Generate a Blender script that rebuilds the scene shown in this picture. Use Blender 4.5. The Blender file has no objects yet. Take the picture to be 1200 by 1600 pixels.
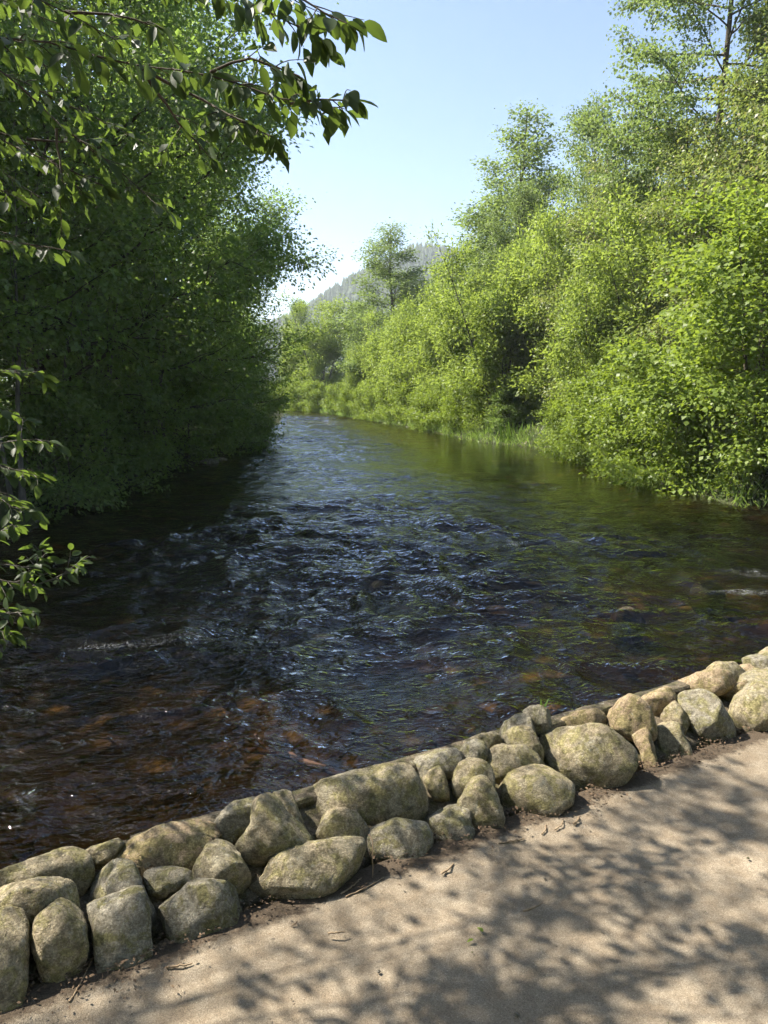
import bpy, math, random
import numpy as np
from mathutils import Vector, Matrix, Euler

random.seed(7)
sc = bpy.context.scene
col = sc.collection
R = math.radians

# ------------------------------------------------------------------ camera
cam_d = bpy.data.cameras.new("camera")
cam = bpy.data.objects.new("camera", cam_d)
col.objects.link(cam)
cam.location = (0, 0, 1.6)
cam.rotation_euler = (R(90 - 9.385), 0, 0)
cam_d.sensor_fit = 'VERTICAL'
cam_d.sensor_height = 36.0
cam_d.lens = 27.2
cam_d.clip_start = 0.05
cam_d.clip_end = 4000
sc.camera = cam

# ------------------------------------------------------------------ sky and sun
SUN_EL, SUN_AZ = 50.0, 74.0          # azimuth measured to the left of the view direction
w = bpy.data.worlds.new("World")
sc.world = w
w.use_nodes = True
wn = w.node_tree.nodes
wl = w.node_tree.links
sky = wn.new('ShaderNodeTexSky')
sky.sky_type = 'NISHITA'
sky.sun_disc = False
sky.sun_elevation = R(SUN_EL)
sky.sun_rotation = R(-SUN_AZ)
sky.altitude = 300
sky.air_density = 1.0
sky.dust_density = 1.1
sky.ozone_density = 1.6
bg = wn['Background']
bg.inputs['Strength'].default_value = 0.074
wl.new(sky.outputs['Color'], bg.inputs['Color'])

sun_d = bpy.data.lights.new("sun", 'SUN')
sun_d.energy = 5.0
sun_d.angle = R(0.53)
sun_d.color = (1.0, 0.93, 0.82)
sun = bpy.data.objects.new("sun", sun_d)
col.objects.link(sun)
to_sun = Vector((-math.sin(R(SUN_AZ)) * math.cos(R(SUN_EL)), math.cos(R(SUN_AZ)) * math.cos(R(SUN_EL)), math.sin(R(SUN_EL))))
sun.rotation_euler = to_sun.to_track_quat('Z', 'Y').to_euler()
sun.location = (-30, 20, 40)

sc.view_settings.view_transform = 'Standard'
sc.view_settings.look = 'None'
sc.view_settings.gamma = 1.0
sc.view_settings.exposure = 1.76
sc.view_settings.use_curve_mapping = False

cy = sc.cycles
cy.use_denoising = True
cy.denoiser = 'OPENIMAGEDENOISE'
cy.max_bounces = 6
cy.diffuse_bounces = 2
cy.glossy_bounces = 2
cy.transmission_bounces = 4
cy.volume_bounces = 0
cy.transparent_max_bounces = 8
cy.caustics_reflective = False
cy.caustics_refractive = False
cy.sample_clamp_indirect = 5.0
cy.use_adaptive_sampling = True
cy.adaptive_threshold = 0.03

# ------------------------------------------------------------------ numeric noise
def _h(ix, iy, iz, s):
    n = (ix.astype(np.int64) * 374761393 + iy.astype(np.int64) * 668265263 + iz.astype(np.int64) * 2147483647 + s * 974711) & 0xffffffff
    n = ((n ^ (n >> 13)) * 1274126177) & 0xffffffff
    n = ((n ^ (n >> 16)) * 2246822519) & 0xffffffff
    return ((n ^ (n >> 15)) & 0xffff) / 65535.0

def vnoise(x, y, z=None, seed=0):
    x = np.asarray(x, float); y = np.asarray(y, float)
    z = np.zeros_like(x) if z is None else np.asarray(z, float)
    ix, iy, iz = np.floor(x), np.floor(y), np.floor(z)
    fx, fy, fz = x - ix, y - iy, z - iz
    fx = fx**3 * (fx * (fx * 6 - 15) + 10); fy = fy**3 * (fy * (fy * 6 - 15) + 10); fz = fz**3 * (fz * (fz * 6 - 15) + 10)
    out = 0
    for dx in (0, 1):
        for dy in (0, 1):
            for dz in (0, 1):
                wgt = (fx if dx else 1 - fx) * (fy if dy else 1 - fy) * (fz if dz else 1 - fz)
                out = out + wgt * _h(ix + dx, iy + dy, iz + dz, seed)
    return out * 2 - 1

def fbm(x, y, z=None, octaves=4, seed=0, gain=0.5):
    a, s, o = 1.0, 0.0, 0.0
    for k in range(octaves):
        o = o + a * vnoise(x * 2**k + 17.3 * k, y * 2**k - 9.1 * k, None if z is None else z * 2**k + 3.7 * k, seed + k)
        s += a; a *= gain
    return o / s

def sstep(a, b, x):
    t = np.clip((x - a) / (b - a), 0, 1)
    return t * t * (3 - 2 * t)

# ------------------------------------------------------------------ mesh helpers
def mesh_np(name, verts, faces, mats=(), smooth=False):
    """faces: (N,3) or (N,4) array"""
    verts = np.asarray(verts, np.float32); faces = np.asarray(faces, np.int32)
    me = bpy.data.meshes.new(name)
    n, k = faces.shape
    me.vertices.add(len(verts)); me.vertices.foreach_set('co', verts.ravel())
    me.loops.add(n * k); me.loops.foreach_set('vertex_index', faces.ravel())
    me.polygons.add(n)
    me.polygons.foreach_set('loop_start', np.arange(0, n * k, k, dtype=np.int32))
    me.polygons.foreach_set('loop_total', np.full(n, k, np.int32))
    if smooth: me.polygons.foreach_set('use_smooth', np.ones(n, bool))
    for m in mats: me.materials.append(m)
    me.update(calc_edges=True)
    return me

def attr(me, name, vals, domain):
    a = me.attributes.new(name, 'FLOAT', domain)
    a.data.foreach_set('value', np.asarray(vals, np.float32))

def obj(name, me, parent=None, loc=(0, 0, 0), **props):
    o = bpy.data.objects.new(name, me)
    col.objects.link(o)
    o.location = loc
    if parent is not None: o.parent = parent
    for k, v in props.items(): o[k] = v
    return o

def thing(name, label, category, loc=(0, 0, 0), rotz=0.0, scale=(1, 1, 1), group=None):
    o = bpy.data.objects.new(name, None)
    col.objects.link(o)
    o.empty_display_size = 0.3
    o.location = loc; o.rotation_euler = (0, 0, rotz); o.scale = scale
    o['label'] = label; o['category'] = category
    if group: o['group'] = group
    return o

def grid_faces(nu, nv):
    i = np.arange((nu - 1) * (nv - 1))
    a = (i // (nv - 1)) * nv + i % (nv - 1)
    return np.stack([a, a + nv, a + nv + 1, a + 1], 1)

class Tubes:
    def __init__(s): s.v = []; s.f = []; s.n = 0
    def add(s, pts, radii, sides=5):
        pts = np.asarray(pts, float); m = len(pts)
        radii = np.asarray(radii, float)
        tan = np.gradient(pts, axis=0)
        tan /= np.linalg.norm(tan, axis=1)[:, None] + 1e-9
        ref = np.array([0, 0, 1.0]) if abs(tan[0, 2]) < 0.8 else np.array([1.0, 0, 0])
        a = np.cross(tan, ref); a /= np.linalg.norm(a, axis=1)[:, None] + 1e-9
        b = np.cross(tan, a)
        th = np.arange(sides) * 2 * math.pi / sides
        ring = pts[:, None] + radii[:, None, None] * (np.cos(th)[None, :, None] * a[:, None] + np.sin(th)[None, :, None] * b[:, None])
        s.v.append(ring.reshape(-1, 3))
        i = np.repeat(np.arange(m - 1), sides) * sides; j = np.tile(np.arange(sides), m - 1); j2 = (j + 1) % sides
        s.f.append(np.stack([i + j, i + j2, i + sides + j2, i + sides + j], 1) + s.n)
        s.n += m * sides
    def mesh(s, name, mat):
        return mesh_np(name, np.concatenate(s.v), np.concatenate(s.f), (mat,), True)

# ------------------------------------------------------------------ materials
class NT:
    def __init__(s, name):
        s.m = bpy.data.materials.new(name); s.m.use_nodes = True
        s.t = s.m.node_tree; s.t.nodes.clear()
        s.out = s.t.nodes.new('ShaderNodeOutputMaterial')
    def n(s, typ, ins=None, **kw):
        nd = s.t.nodes.new('ShaderNode' + typ)
        for k, v in kw.items(): setattr(nd, k, v)
        for k, v in (ins or {}).items():
            if isinstance(v, bpy.types.NodeSocket): s.t.links.new(v, nd.inputs[k])
            else: nd.inputs[k].default_value = v
        return nd
    def ramp(s, fac, stops, interp='LINEAR'):
        r = s.n('ValToRGB', {'Fac': fac}); cr = r.color_ramp; cr.interpolation = interp
        while len(cr.elements) < len(stops): cr.elements.new(0.5)
        for e, (p, c) in zip(cr.elements, stops):
            e.position = p; e.color = (c, c, c, 1) if isinstance(c, (int, float)) else (*c, 1)
        return r.outputs['Color']
    def noise(s, vec, scale, detail=4, rough=0.55, dist=0.0):
        return s.n('TexNoise', {'Vector': vec, 'Scale': scale, 'Detail': detail, 'Roughness': rough, 'Distortion': dist}).outputs['Fac']
    def mix(s, fac, a, b, blend='MIX'):
        nd = s.n('Mix', data_type='RGBA', blend_type=blend)
        for i, v in ((0, fac), (6, a), (7, b)):
            if isinstance(v, bpy.types.NodeSocket): s.t.links.new(v, nd.inputs[i])
            else: nd.inputs[i].default_value = v if isinstance(v, (int, float)) else (*v, 1)
        return nd.outputs[2]
    def math(s, op, a, b=0.0):
        nd = s.n('Math', operation=op)
        for i, v in ((0, a), (1, b)):
            if isinstance(v, bpy.types.NodeSocket): s.t.links.new(v, nd.inputs[i])
            else: nd.inputs[i].default_value = v
        return nd.outputs[0]
    def surf(s, sh): s.t.links.new(sh, s.out.inputs['Surface']); return s.m
    def obj(s): return s.n('TexCoord').outputs['Object']
    def pos(s): return s.n('NewGeometry').outputs['Position']

def leaf_mat(name, dark, light, trans, tfac=0.45, rough=0.45, spec=0.5, hue=None):
    g = NT(name)
    t = g.n('Attribute', attribute_name='tint').outputs['Fac']
    oi = g.n('ObjectInfo').outputs['Random']
    f = g.math('ADD', g.math('MULTIPLY', t, 0.75), g.math('MULTIPLY', oi, 0.25))
    c = g.ramp(f, [(0.0, dark), (1.0, light)])
    if hue:                                                     # a few browner or older leaves
        c = g.mix(g.ramp(g.math('FRACT', g.math('MULTIPLY', t, 37.7)), [(hue[0], 0.0), (hue[0] + 0.04, 1.0)]), c, hue[1])
    p = g.n('BsdfPrincipled', {'Base Color': c, 'Roughness': rough, 'Specular IOR Level': spec})
    tr = g.n('BsdfTranslucent', {'Color': g.mix(0.5, g.mix(1.0, c, (1.75, 1.75, 1.2), 'MULTIPLY'), trans)})
    return g.surf(g.n('MixShader', {0: tfac, 1: p.outputs[0], 2: tr.outputs[0]}).outputs[0])

M = {}
M['leaf_alder'] = leaf_mat('alder_leaf', (0.055, 0.096, 0.034), (0.14, 0.20, 0.060), (0.33, 0.48, 0.07), 0.52, 0.45, 0.35)
M['leaf_willow'] = leaf_mat('willow_leaf', (0.125, 0.180, 0.038), (0.215, 0.280, 0.065), (0.38, 0.47, 0.07), 0.48, 0.5, 0.3)
M['leaf_maple'] = leaf_mat('maple_leaf', (0.095, 0.145, 0.025), (0.185, 0.245, 0.045), (0.34, 0.44, 0.04), 0.42, 0.45, 0.25)
M['leaf_hornbeam'] = leaf_mat('hornbeam_leaf', (0.100, 0.135, 0.038), (0.180, 0.222, 0.068), (0.31, 0.39, 0.07), 0.42, 0.45, 0.35, (0.80, (0.19, 0.17, 0.07)))
M['leaf_birch'] = leaf_mat('grey_green_leaf', (0.092, 0.138, 0.045), (0.165, 0.215, 0.075), (0.29, 0.39, 0.09), 0.44, 0.5, 0.3)
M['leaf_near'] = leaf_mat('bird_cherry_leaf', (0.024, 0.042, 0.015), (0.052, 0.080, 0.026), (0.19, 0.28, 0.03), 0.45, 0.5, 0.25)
M['blade'] = leaf_mat('blade_green', (0.045, 0.095, 0.018), (0.10, 0.17, 0.03), (0.2, 0.33, 0.03), 0.35)

def bark_mat(name, a, b, sc_=9.0):
    g = NT(name); o = g.pos()
    mp = g.n('Mapping', {'Vector': o, 'Scale': (1, 1, 0.25)}).outputs[0]
    n1 = g.noise(mp, sc_, 6, 0.65)
    c = g.ramp(n1, [(0.3, a), (0.7, b)])
    bp = g.n('Bump', {'Height': n1, 'Strength': 0.6, 'Distance': 0.03}).outputs[0]
    return g.surf(g.n('BsdfPrincipled', {'Base Color': c, 'Roughness': 0.9, 'Specular IOR Level': 0.2, 'Normal': bp}).outputs[0])
M['bark'] = bark_mat('bark', (0.030, 0.024, 0.018), (0.11, 0.09, 0.065))
M['bark_grey'] = bark_mat('grey_bark', (0.05, 0.045, 0.038), (0.17, 0.155, 0.13))

def stone_mat(name, base, warm, moss, dark_amt=0.5):
    g = NT(name); o = g.pos()
    oi = g.n('ObjectInfo').outputs['Random']
    n1 = g.noise(o, 7.0, 6, 0.6)
    n2 = g.noise(o, 55.0, 5, 0.7)
    n3 = g.noise(o, 220.0, 3, 0.6)
    c = g.mix(g.ramp(n1, [(0.35, 0.0), (0.65, 1.0)]), base, warm)
    # yellow-green lichen film with a ragged edge
    lich = g.noise(o, 16.0, 7, 0.72, 0.6)
    c = g.mix(g.math('MULTIPLY', g.ramp(lich, [(0.47, 0.0), (0.57, 1.0)]), 0.9), c, moss)
    pale = g.noise(o, 38.0, 4, 0.6, 0.2)
    c = g.mix(g.math('MULTIPLY', g.ramp(pale, [(0.62, 0.0), (0.66, 1.0)]), 0.55), c, (0.40, 0.39, 0.31))
    # dark grey crust
    crust = g.noise(o, 23.0, 8, 0.78, 0.3)
    c = g.mix(g.math('MULTIPLY', g.ramp(crust, [(0.50, 0.0), (0.62, 1.0)]), dark_amt), c, (0.036, 0.033, 0.024))
    c = g.mix(g.ramp(n2, [(0.42, 0.0), (0.58, 0.7)]), c, g.mix(1.0, c, (0.48, 0.46, 0.41), 'MULTIPLY'))
    # feldspar and mica speckle
    sp = g.n('TexVoronoi', {'Vector': o, 'Scale': 260.0}).outputs['Color']
    c = g.mix(0.32, c, g.mix(1.0, c, g.ramp(g.n('SeparateColor', {0: sp}).outputs[0], [(0.0, 0.3), (0.5, 1.0), (1.0, 2.1)]), 'MULTIPLY'))
    c = g.mix(g.ramp(oi, [(0.0, 0.0), (1.0, 0.35)]), c, g.mix(1.0, c, (0.8, 0.82, 0.86), 'MULTIPLY'))
    h = g.math('ADD', g.math('MULTIPLY', n2, 0.7), g.math('MULTIPLY', n3, 0.35))
    h = g.math('ADD', h, g.math('MULTIPLY', crust, 0.8))
    bp = g.n('Bump', {'Height': h, 'Strength': 1.0, 'Distance': 0.018}).outputs[0]
    return g.surf(g.n('BsdfPrincipled', {'Base Color': c, 'Roughness': 0.88, 'Specular IOR Level': 0.25, 'Normal': bp}).outputs[0])
M['stone'] = stone_mat('granite_fieldstone', (0.35, 0.31, 0.215), (0.41, 0.335, 0.215), (0.30, 0.265, 0.115), 0.5)
M['stone_grey'] = stone_mat('grey_fieldstone', (0.31, 0.285, 0.225), (0.35, 0.31, 0.23), (0.265, 0.24, 0.11), 0.5)
M['stone_warm'] = stone_mat('tan_fieldstone', (0.39, 0.30, 0.19), (0.44, 0.33, 0.21), (0.31, 0.26, 0.115), 0.3)
M['stone_pale'] = stone_mat('pale_fieldstone', (0.36, 0.33, 0.26), (0.31, 0.27, 0.19), (0.22, 0.20, 0.08), 0.4)
M['mortar'] = stone_mat('old_mortar', (0.16, 0.135, 0.095), (0.20, 0.16, 0.11), (0.12, 0.11, 0.05), 0.6)
M['wet_rock'] = stone_mat('wet_river_rock', (0.055, 0.042, 0.028), (0.085, 0.06, 0.035), (0.05, 0.05, 0.02), 0.6)
M['bank_rock'] = stone_mat('bank_rock', (0.26, 0.24, 0.20), (0.30, 0.26, 0.20), (0.15, 0.15, 0.07), 0.3)

# path: rolled sandy grit
g = NT('path_grit'); o = g.pos()
big = g.noise(o, 1.3, 5, 0.6); mid = g.noise(o, 14.0, 6, 0.7); fine = g.noise(o, 170.0, 4, 0.75)
c = g.ramp(big, [(0.3, (0.198, 0.164, 0.118)), (0.7, (0.285, 0.238, 0.174))])
c = g.mix(g.ramp(mid, [(0.38, 0.7), (0.6, 0.0)]), c, (0.165, 0.126, 0.084))
v = g.n('TexVoronoi', {'Vector': o, 'Scale': 430.0})
grain = g.n('SeparateColor', {0: v.outputs['Color']}).outputs[0]
c = g.mix(0.5, c, g.mix(1.0, c, g.ramp(grain, [(0.0, 0.35), (0.6, 1.05), (0.93, 1.3), (1.0, 1.9)]), 'MULTIPLY'))
soil = g.n('Attribute', attribute_name='soil').outputs['Fac']
sn = g.math('ADD', soil, g.math('MULTIPLY', g.math('SUBTRACT', g.noise(o, 22.0, 6, 0.75), 0.5), 1.1))
c = g.mix(g.ramp(sn, [(0.38, 0.0), (0.62, 1.0)]), c, g.ramp(fine, [(0.3, (0.035, 0.027, 0.019)), (0.7, (0.115, 0.087, 0.060))]))
h = g.math('ADD', g.math('MULTIPLY', fine, 0.6), g.math('MULTIPLY', v.outputs['Distance'], -0.4))
h = g.math('ADD', h, g.math('MULTIPLY', mid, 1.5))
bp = g.n('Bump', {'Height': h, 'Strength': 0.55, 'Distance': 0.008}).outputs[0]
M['path'] = g.surf(g.n('BsdfPrincipled', {'Base Color': c, 'Roughness': 0.95, 'Specular IOR Level': 0.15, 'Normal': bp}).outputs[0])

# ground and river bed
g = NT('earth_and_bed'); o = g.pos()
bedf = g.n('Attribute', attribute_name='bed').outputs['Fac']
vo = g.n('TexVoronoi', {'Vector': g.n('Mapping', {'Vector': o, 'Scale': (1, 1, 0.3)}).outputs[0], 'Scale': 4.2, 'Randomness': 1.0})
vr = g.n('SeparateColor', {0: vo.outputs['Color']})
cob = g.ramp(vr.outputs[0], [(0.0, (0.018, 0.013, 0.007)), (0.6, (0.042, 0.028, 0.013)), (0.88, (0.13, 0.088, 0.043)), (1.0, (0.34, 0.24, 0.125))])
cob = g.mix(g.ramp(vo.outputs['Distance'], [(0.25, 0.0), (0.6, 0.9)]), cob, (0.035, 0.022, 0.012))
cob = g.mix(0.5, cob, g.mix(1.0, cob, g.ramp(g.noise(o, 9, 6, 0.7), [(0.3, 0.3), (0.7, 1.5)]), 'MULTIPLY'))
earth = g.ramp(g.noise(o, 2.2, 7, 0.7), [(0.3, (0.030, 0.028, 0.012)), (0.6, (0.050, 0.062, 0.020)), (0.8, (0.070, 0.056, 0.030))])
c = g.mix(bedf, earth, cob)
bp = g.n('Bump', {'Height': g.noise(o, 14, 6, 0.7), 'Strength': 0.8, 'Distance': 0.08}).outputs[0]
M['ground'] = g.surf(g.n('BsdfPrincipled', {'Base Color': c, 'Roughness': 0.9, 'Specular IOR Level': 0.2, 'Normal': bp}).outputs[0])

# water: clear tea-brown film over the bed, mirror by angle, white where it breaks
g = NT('river_water'); o = g.pos()
sx = g.n('Mapping', {'Vector': o, 'Scale': (1.0, 1.5, 1.0)}).outputs[0]
r1 = g.noise(sx, 6.0, 2, 0.5, 1.2)
r2 = g.noise(sx, 17.0, 2, 0.5, 0.8)
rip = g.n('Attribute', attribute_name='riffle').outputs['Fac']
hh = g.math('ADD', g.math('MULTIPLY', r1, 1.0), g.math('MULTIPLY', r2, 0.30))
bpn = g.n('Bump', {'Height': g.math('MULTIPLY', hh, rip), 'Strength': 1.0, 'Distance': 0.050})
fr = g.n('Fresnel', {'IOR': 1.333, 'Normal': bpn.outputs[0]}).outputs[0]
gl = g.n('BsdfGlossy', {'Color': (0.96, 0.98, 1.0, 1), 'Roughness': 0.015, 'Normal': bpn.outputs[0]})
tp = g.n('BsdfTransparent', {'Color': (0.42, 0.36, 0.26, 1)})
wt = g.n('MixShader', {0: fr, 1: tp.outputs[0], 2: gl.outputs[0]})
fo = g.n('Attribute', attribute_name='foam').outputs['Fac']
fn = g.math('MULTIPLY', fo, g.ramp(g.noise(o, 48, 4, 0.7), [(0.54, 0.0), (0.60, 1.0)]))
fd = g.n('BsdfPrincipled', {'Base Color': (0.72, 0.74, 0.74, 1), 'Roughness': 0.6, 'Subsurface Weight': 0.0})
M['water'] = g.surf(g.n('MixShader', {0: fn, 1: wt.outputs[0], 2: fd.outputs[0]}).outputs[0])

def plain(name, a, b, scale=30, rough=0.85):
    g = NT(name); o = g.pos()
    return g.surf(g.n('BsdfPrincipled', {'Base Color': g.ramp(g.noise(o, scale, 5, 0.65), [(0.3, a), (0.7, b)]), 'Roughness': rough, 'Specular IOR Level': 0.25}).outputs[0])
M['dry_wood'] = plain('dry_wood', (0.14, 0.095, 0.055), (0.33, 0.25, 0.16), 40)
M['red_wood'] = plain('red_brown_wood', (0.03, 0.016, 0.010), (0.085, 0.045, 0.027), 25)
M['dry_leaf'] = plain('dry_leaf', (0.16, 0.09, 0.045), (0.36, 0.24, 0.13), 60)
M['litter'] = plain('litter', (0.03, 0.02, 0.013), (0.17, 0.115, 0.07), 45)
M['hill'] = plain('hill_turf', (0.030, 0.045, 0.020), (0.055, 0.075, 0.030), 0.05)
M['conifer'] = plain('conifer_needles', (0.018, 0.036, 0.020), (0.045, 0.068, 0.030), 0.12)

# ================================================================== THE SETTING
WATER_Z = -0.8
RIVER = np.array([(-60, 80), (-30, 76), (-14, 71), (-7.8, 62), (-6.4, 49), (-5.3, 33), (-5.7, 24), (-6.1, 20), (-5.9, 12.8), (-6.6, 10.5),
                  (-9, 7.5), (-14, 5.5), (-30, 3), (-30, -2), (-9, 2.2), (-5, 4.2), (-3.3, 4.1), (-2.75, 3.1), (-2.3, 1.35), (-1.5, 1.85), (2.1, 3.98), (6, 6.3), (12, 9.6), (30, 17), (30, 24),
                  (14, 16.8), (9.5, 15.0), (7.0, 15.2), (6.4, 20.9), (6.7, 28.5), (4.0, 32.6), (1.6, 43.5), (-2.6, 57), (-5.4, 66), (-12, 78), (-30, 86), (-60, 92)], float)

def river_sd(px, py):
    """signed distance to the river's edge, positive on the water"""
    d = np.full(px.shape, 1e9); ins = np.zeros(px.shape, bool)
    n = len(RIVER)
    for i in range(n):
        ax, ay = RIVER[i]; bx, by = RIVER[(i + 1) % n]
        ex, ey = bx - ax, by - ay
        t = np.clip(((px - ax) * ex + (py - ay) * ey) / (ex * ex + ey * ey), 0, 1)
        d = np.minimum(d, np.hypot(px - ax - t * ex, py - ay - t * ey))
        cross = (ay > py) != (by > py)
        ins ^= cross & (px < (bx - ax) * (py - ay) / (by - ay + 1e-12) + ax)
    return np.where(ins, d, -d)

WD = np.array([0.8636, 0.5042]); WNORM = np.array([-0.5042, 0.8636]); WA = np.array([-0.98, 1.74])   # wall line: direction, normal to the river, start

def ground_z(px, py):
    wob = fbm(px * 0.5, py * 0.5, seed=11, octaves=3)
    sd = river_sd(px, py) + np.where(py > 8, 0.5 * wob, 0.0)
    near = (py < 4.4 + 0.62 * px) & (py < 14)
    bw = np.where(near, 0.30, 1.3)
    bank = WATER_Z + 0.74 * sstep(0, 1, -sd / bw) + np.where(near, 0, np.clip((-sd - 1.3) * 0.06, 0, 2.2)) + np.where(near, 0, 0.10 * wob)
    bed = WATER_Z - 0.06 - 0.34 * sstep(0, 2.2, sd) - 0.05 * fbm(px * 1.8, py * 1.8, seed=5, octaves=3)
    return np.where(sd > 0, bed, bank), sd

def axis(parts):
    return np.unique(np.round(np.concatenate([np.arange(a, b, s) for a, b, s in parts]), 4))
gx = axis([(-780, -60, 40), (-60, -20, 2), (-20, -8, 0.5), (-8, 9, 0.13), (9, 20, 0.5), (20, 60, 2), (60, 781, 40)])
gy = axis([(-50, -8, 2), (-8, 0.5, 0.5), (0.5, 16, 0.13), (16, 36, 0.25), (36, 90, 0.8), (90, 200, 10), (200, 981, 40)])
X, Y = np.meshgrid(gx, gy, indexing='ij')
Z, SD = ground_z(X, Y)
me = mesh_np('ground', np.stack([X.ravel(), Y.ravel(), Z.ravel()], 1), grid_faces(len(gx), len(gy)), (M['ground'],), True)
attr(me, 'bed', sstep(-0.10, 0.08, SD.ravel()), 'POINT')
obj('ground', me, kind='structure')

# ---- river surface: real waves, choppy over the shallow riffle, flat in the pool
ROCKS = [(-0.34, 13.5, 0.42, 0.16), (-0.08, 9.2, 0.36, 0.13), (-0.57, 11.3, 0.30, 0.12), (-0.45, 8.5, 0.40, 0.12), (0.55, 12.0, 0.5, 0.16),
         (1.9, 11.9, 0.55, 0.18), (4.0, 9.3, 0.5, 0.16), (3.8, 12.9, 0.4, 0.15), (-2.7, 7.3, 0.5, 0.14), (3.7, 18.5, 0.5, 0.15), (2.6, 8.0, 0.4, 0.12), (-3.0, 15.0, 0.4, 0.15)]
nu = 460
u = np.linspace(-1, 1, nu)
wx = 29.5 * np.sinh(3.0 * u) / math.sinh(3.0)
wy = [2.0]
while wy[-1] < 88: wy.append(wy[-1] + np.interp(wy[-1], [2, 5, 15, 40, 65, 90], [0.025, 0.03, 0.055, 0.10, 0.16, 0.4]))
wy = np.array(wy); nv = len(wy)
X, Y = np.meshgrid(wx, wy, indexing='ij')
def wave(px, py):
    rif = 0.14 + 0.30 * sstep(3.0, 0.0, px) + 0.95 * np.exp(-((py - 11.0) / 6.5) ** 2) * sstep(-5.5, -2.0, px) * (1 - 0.40 * sstep(3.0, 6.0, px))
    rif += 0.45 * np.exp(-((py - 7) / 5) ** 2) + 0.55 * np.exp(-((py - 54) / 7) ** 2) + 0.55 * sstep(18, 26, py) * sstep(2.5, -1.0, px + (py - 25) * 0.14)
    rif *= 0.75 + 0.45 * fbm(px * 0.35, py * 0.35, seed=31, octaves=2)
    rif = np.clip(rif, 0.08, 1.4)
    wxp = px + 0.35 * fbm(px * 0.8, py * 0.8, seed=41, octaves=2); wyp = py + 0.35 * fbm(px * 0.8, py * 0.8, seed=45, octaves=2)
    a = 1 - np.abs(vnoise(wxp * 0.75, wyp * 1.35, seed=51)) * 2
    b = 1 - np.abs(vnoise(wxp * 1.9 + 3, wyp * 3.1, seed=52)) * 2
    c = vnoise(wxp * 4.6, wyp * 6.6, seed=53)
    d = vnoise(wxp * 9.5, wyp * 12.5, seed=54)
    fade = 1 - sstep(22, 45, py) * 0.3
    h = 0.042 * a + 0.036 * b + 0.019 * c + 0.008 * d * fade
    return rif * h, rif, a, b
Hh, RIF, WAa, WBb = wave(X, Y)
for rx, ry, rr, rh in ROCKS:                                  # water heaps over and falls behind each sunken rock
    dx, dy = (X - rx) / rr, (Y - ry) / rr
    Hh += 0.045 * np.exp(-(dx**2 * 0.8 + (dy - 0.15)**2 * 2.2)) - 0.035 * np.exp(-(dx**2 * 0.8 + (dy + 0.9)**2 * 2.5))
foam = np.zeros_like(X)
for fx, fy, ax, ay, s in [(3.75, 18.1, .55, .25, 1), (3.85, 12.5, .35, .15, .9), (2.0, 11.5, 1.1, .22, 1), (0.7, 11.6, .5, .12, .6), (4.3, 8.85, .5, .14, .45), (-2.6, 6.9, .5, .10, .35),
                          (-1.9, 7.05, .3, .08, .3), (-4.1, 49.5, 1.7, .9, 1), (-3.0, 46.5, 1.1, .5, .8), (-4.6, 54, 1.0, .6, .7), (0.05, 9.1, .2, .07, .7), (4.9, 9.6, .5, .12, .6), (5.4, 11.9, .3, .12, .5), (2.55, 7.8, .3, .08, .5)]:
    foam = np.maximum(foam, s * np.exp(-((X - fx) / ax)**2 - ((Y - fy) / ay)**2))
foam *= sstep(0.45, 1.15, WBb + 0.4 * fbm(X * 6, Y * 9, seed=88, octaves=3))
me = mesh_np('river_water', np.stack([X.ravel(), Y.ravel(), (WATER_Z + Hh).ravel()], 1), grid_faces(nu, nv), (M['water'],), True)
attr(me, 'foam', np.clip(foam, 0, 1).ravel(), 'POINT')
attr(me, 'riffle', RIF.ravel(), 'POINT')
obj('river_water', me, kind='structure')

# ---- path beside the wall
pu = axis([(-7, -1.6, 0.3), (-1.6, 3.4, 0.05), (3.4, 14, 0.4)])
pv = np.concatenate([np.arange(0, 0.7, 0.03), np.arange(0.7, 2.4, 0.06), np.arange(2.4, 6.1, 0.3)])
U, V = np.meshgrid(pu, pv, indexing='ij')
PX = WA[0] + WD[0] * U + WNORM[0] * (0.05 - V); PY = WA[1] + WD[1] * U + WNORM[1] * (0.05 - V)
PZ = 0.006 * fbm(PX * 1.6, PY * 1.6, seed=3, octaves=4) + 0.022 * sstep(0.30, 0.05, V) + 0.003 * fbm(PX * 9, PY * 9, seed=8, octaves=2)
me = mesh_np('path', np.stack([PX.ravel(), PY.ravel(), PZ.ravel()], 1), grid_faces(len(pu), len(pv))[:, ::-1], (M['path'],), True)
attr(me, 'soil', (1.0 - sstep(0.02, 0.19, V) * 1.0 - 0.12).ravel(), 'POINT')
obj('path', me, kind='structure')

# ---- wooded hill behind the bend
hx = np.linspace(-420, 420, 85); hy = np.linspace(330, 900, 60)
X, Y = np.meshgrid(hx, hy, indexing='ij')
ridge_x = [-420, -300, -200, -120, -62, -50, -20, 0, 20, 35, 50, 120, 300, 420]
ridge_z = [-5, 3, 12, 28, 50, 58, 79, 88, 96, 95, 92, 80, 35, -5]
def hill_z(px, py):
    rz = np.interp(px, ridge_x, ridge_z)
    f = np.where(py < 600, sstep(340, 600, py), 1 - sstep(600, 890, py))
    return rz * f - 2.0 * (1 - f) + 2.5 * fbm(px * 0.02, py * 0.02, seed=77, octaves=3) * f
me = mesh_np('hill', np.stack([X.ravel(), Y.ravel(), hill_z(X, Y).ravel()], 1), grid_faces(85, 60), (M['hill'],), True)
obj('hill', me, kind='structure')
rng = np.random.default_rng(5)
n = 8500
cx = rng.uniform(-150, 150, n); cyy = rng.uniform(400, 625, n); cz = hill_z(cx, cyy)
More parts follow.
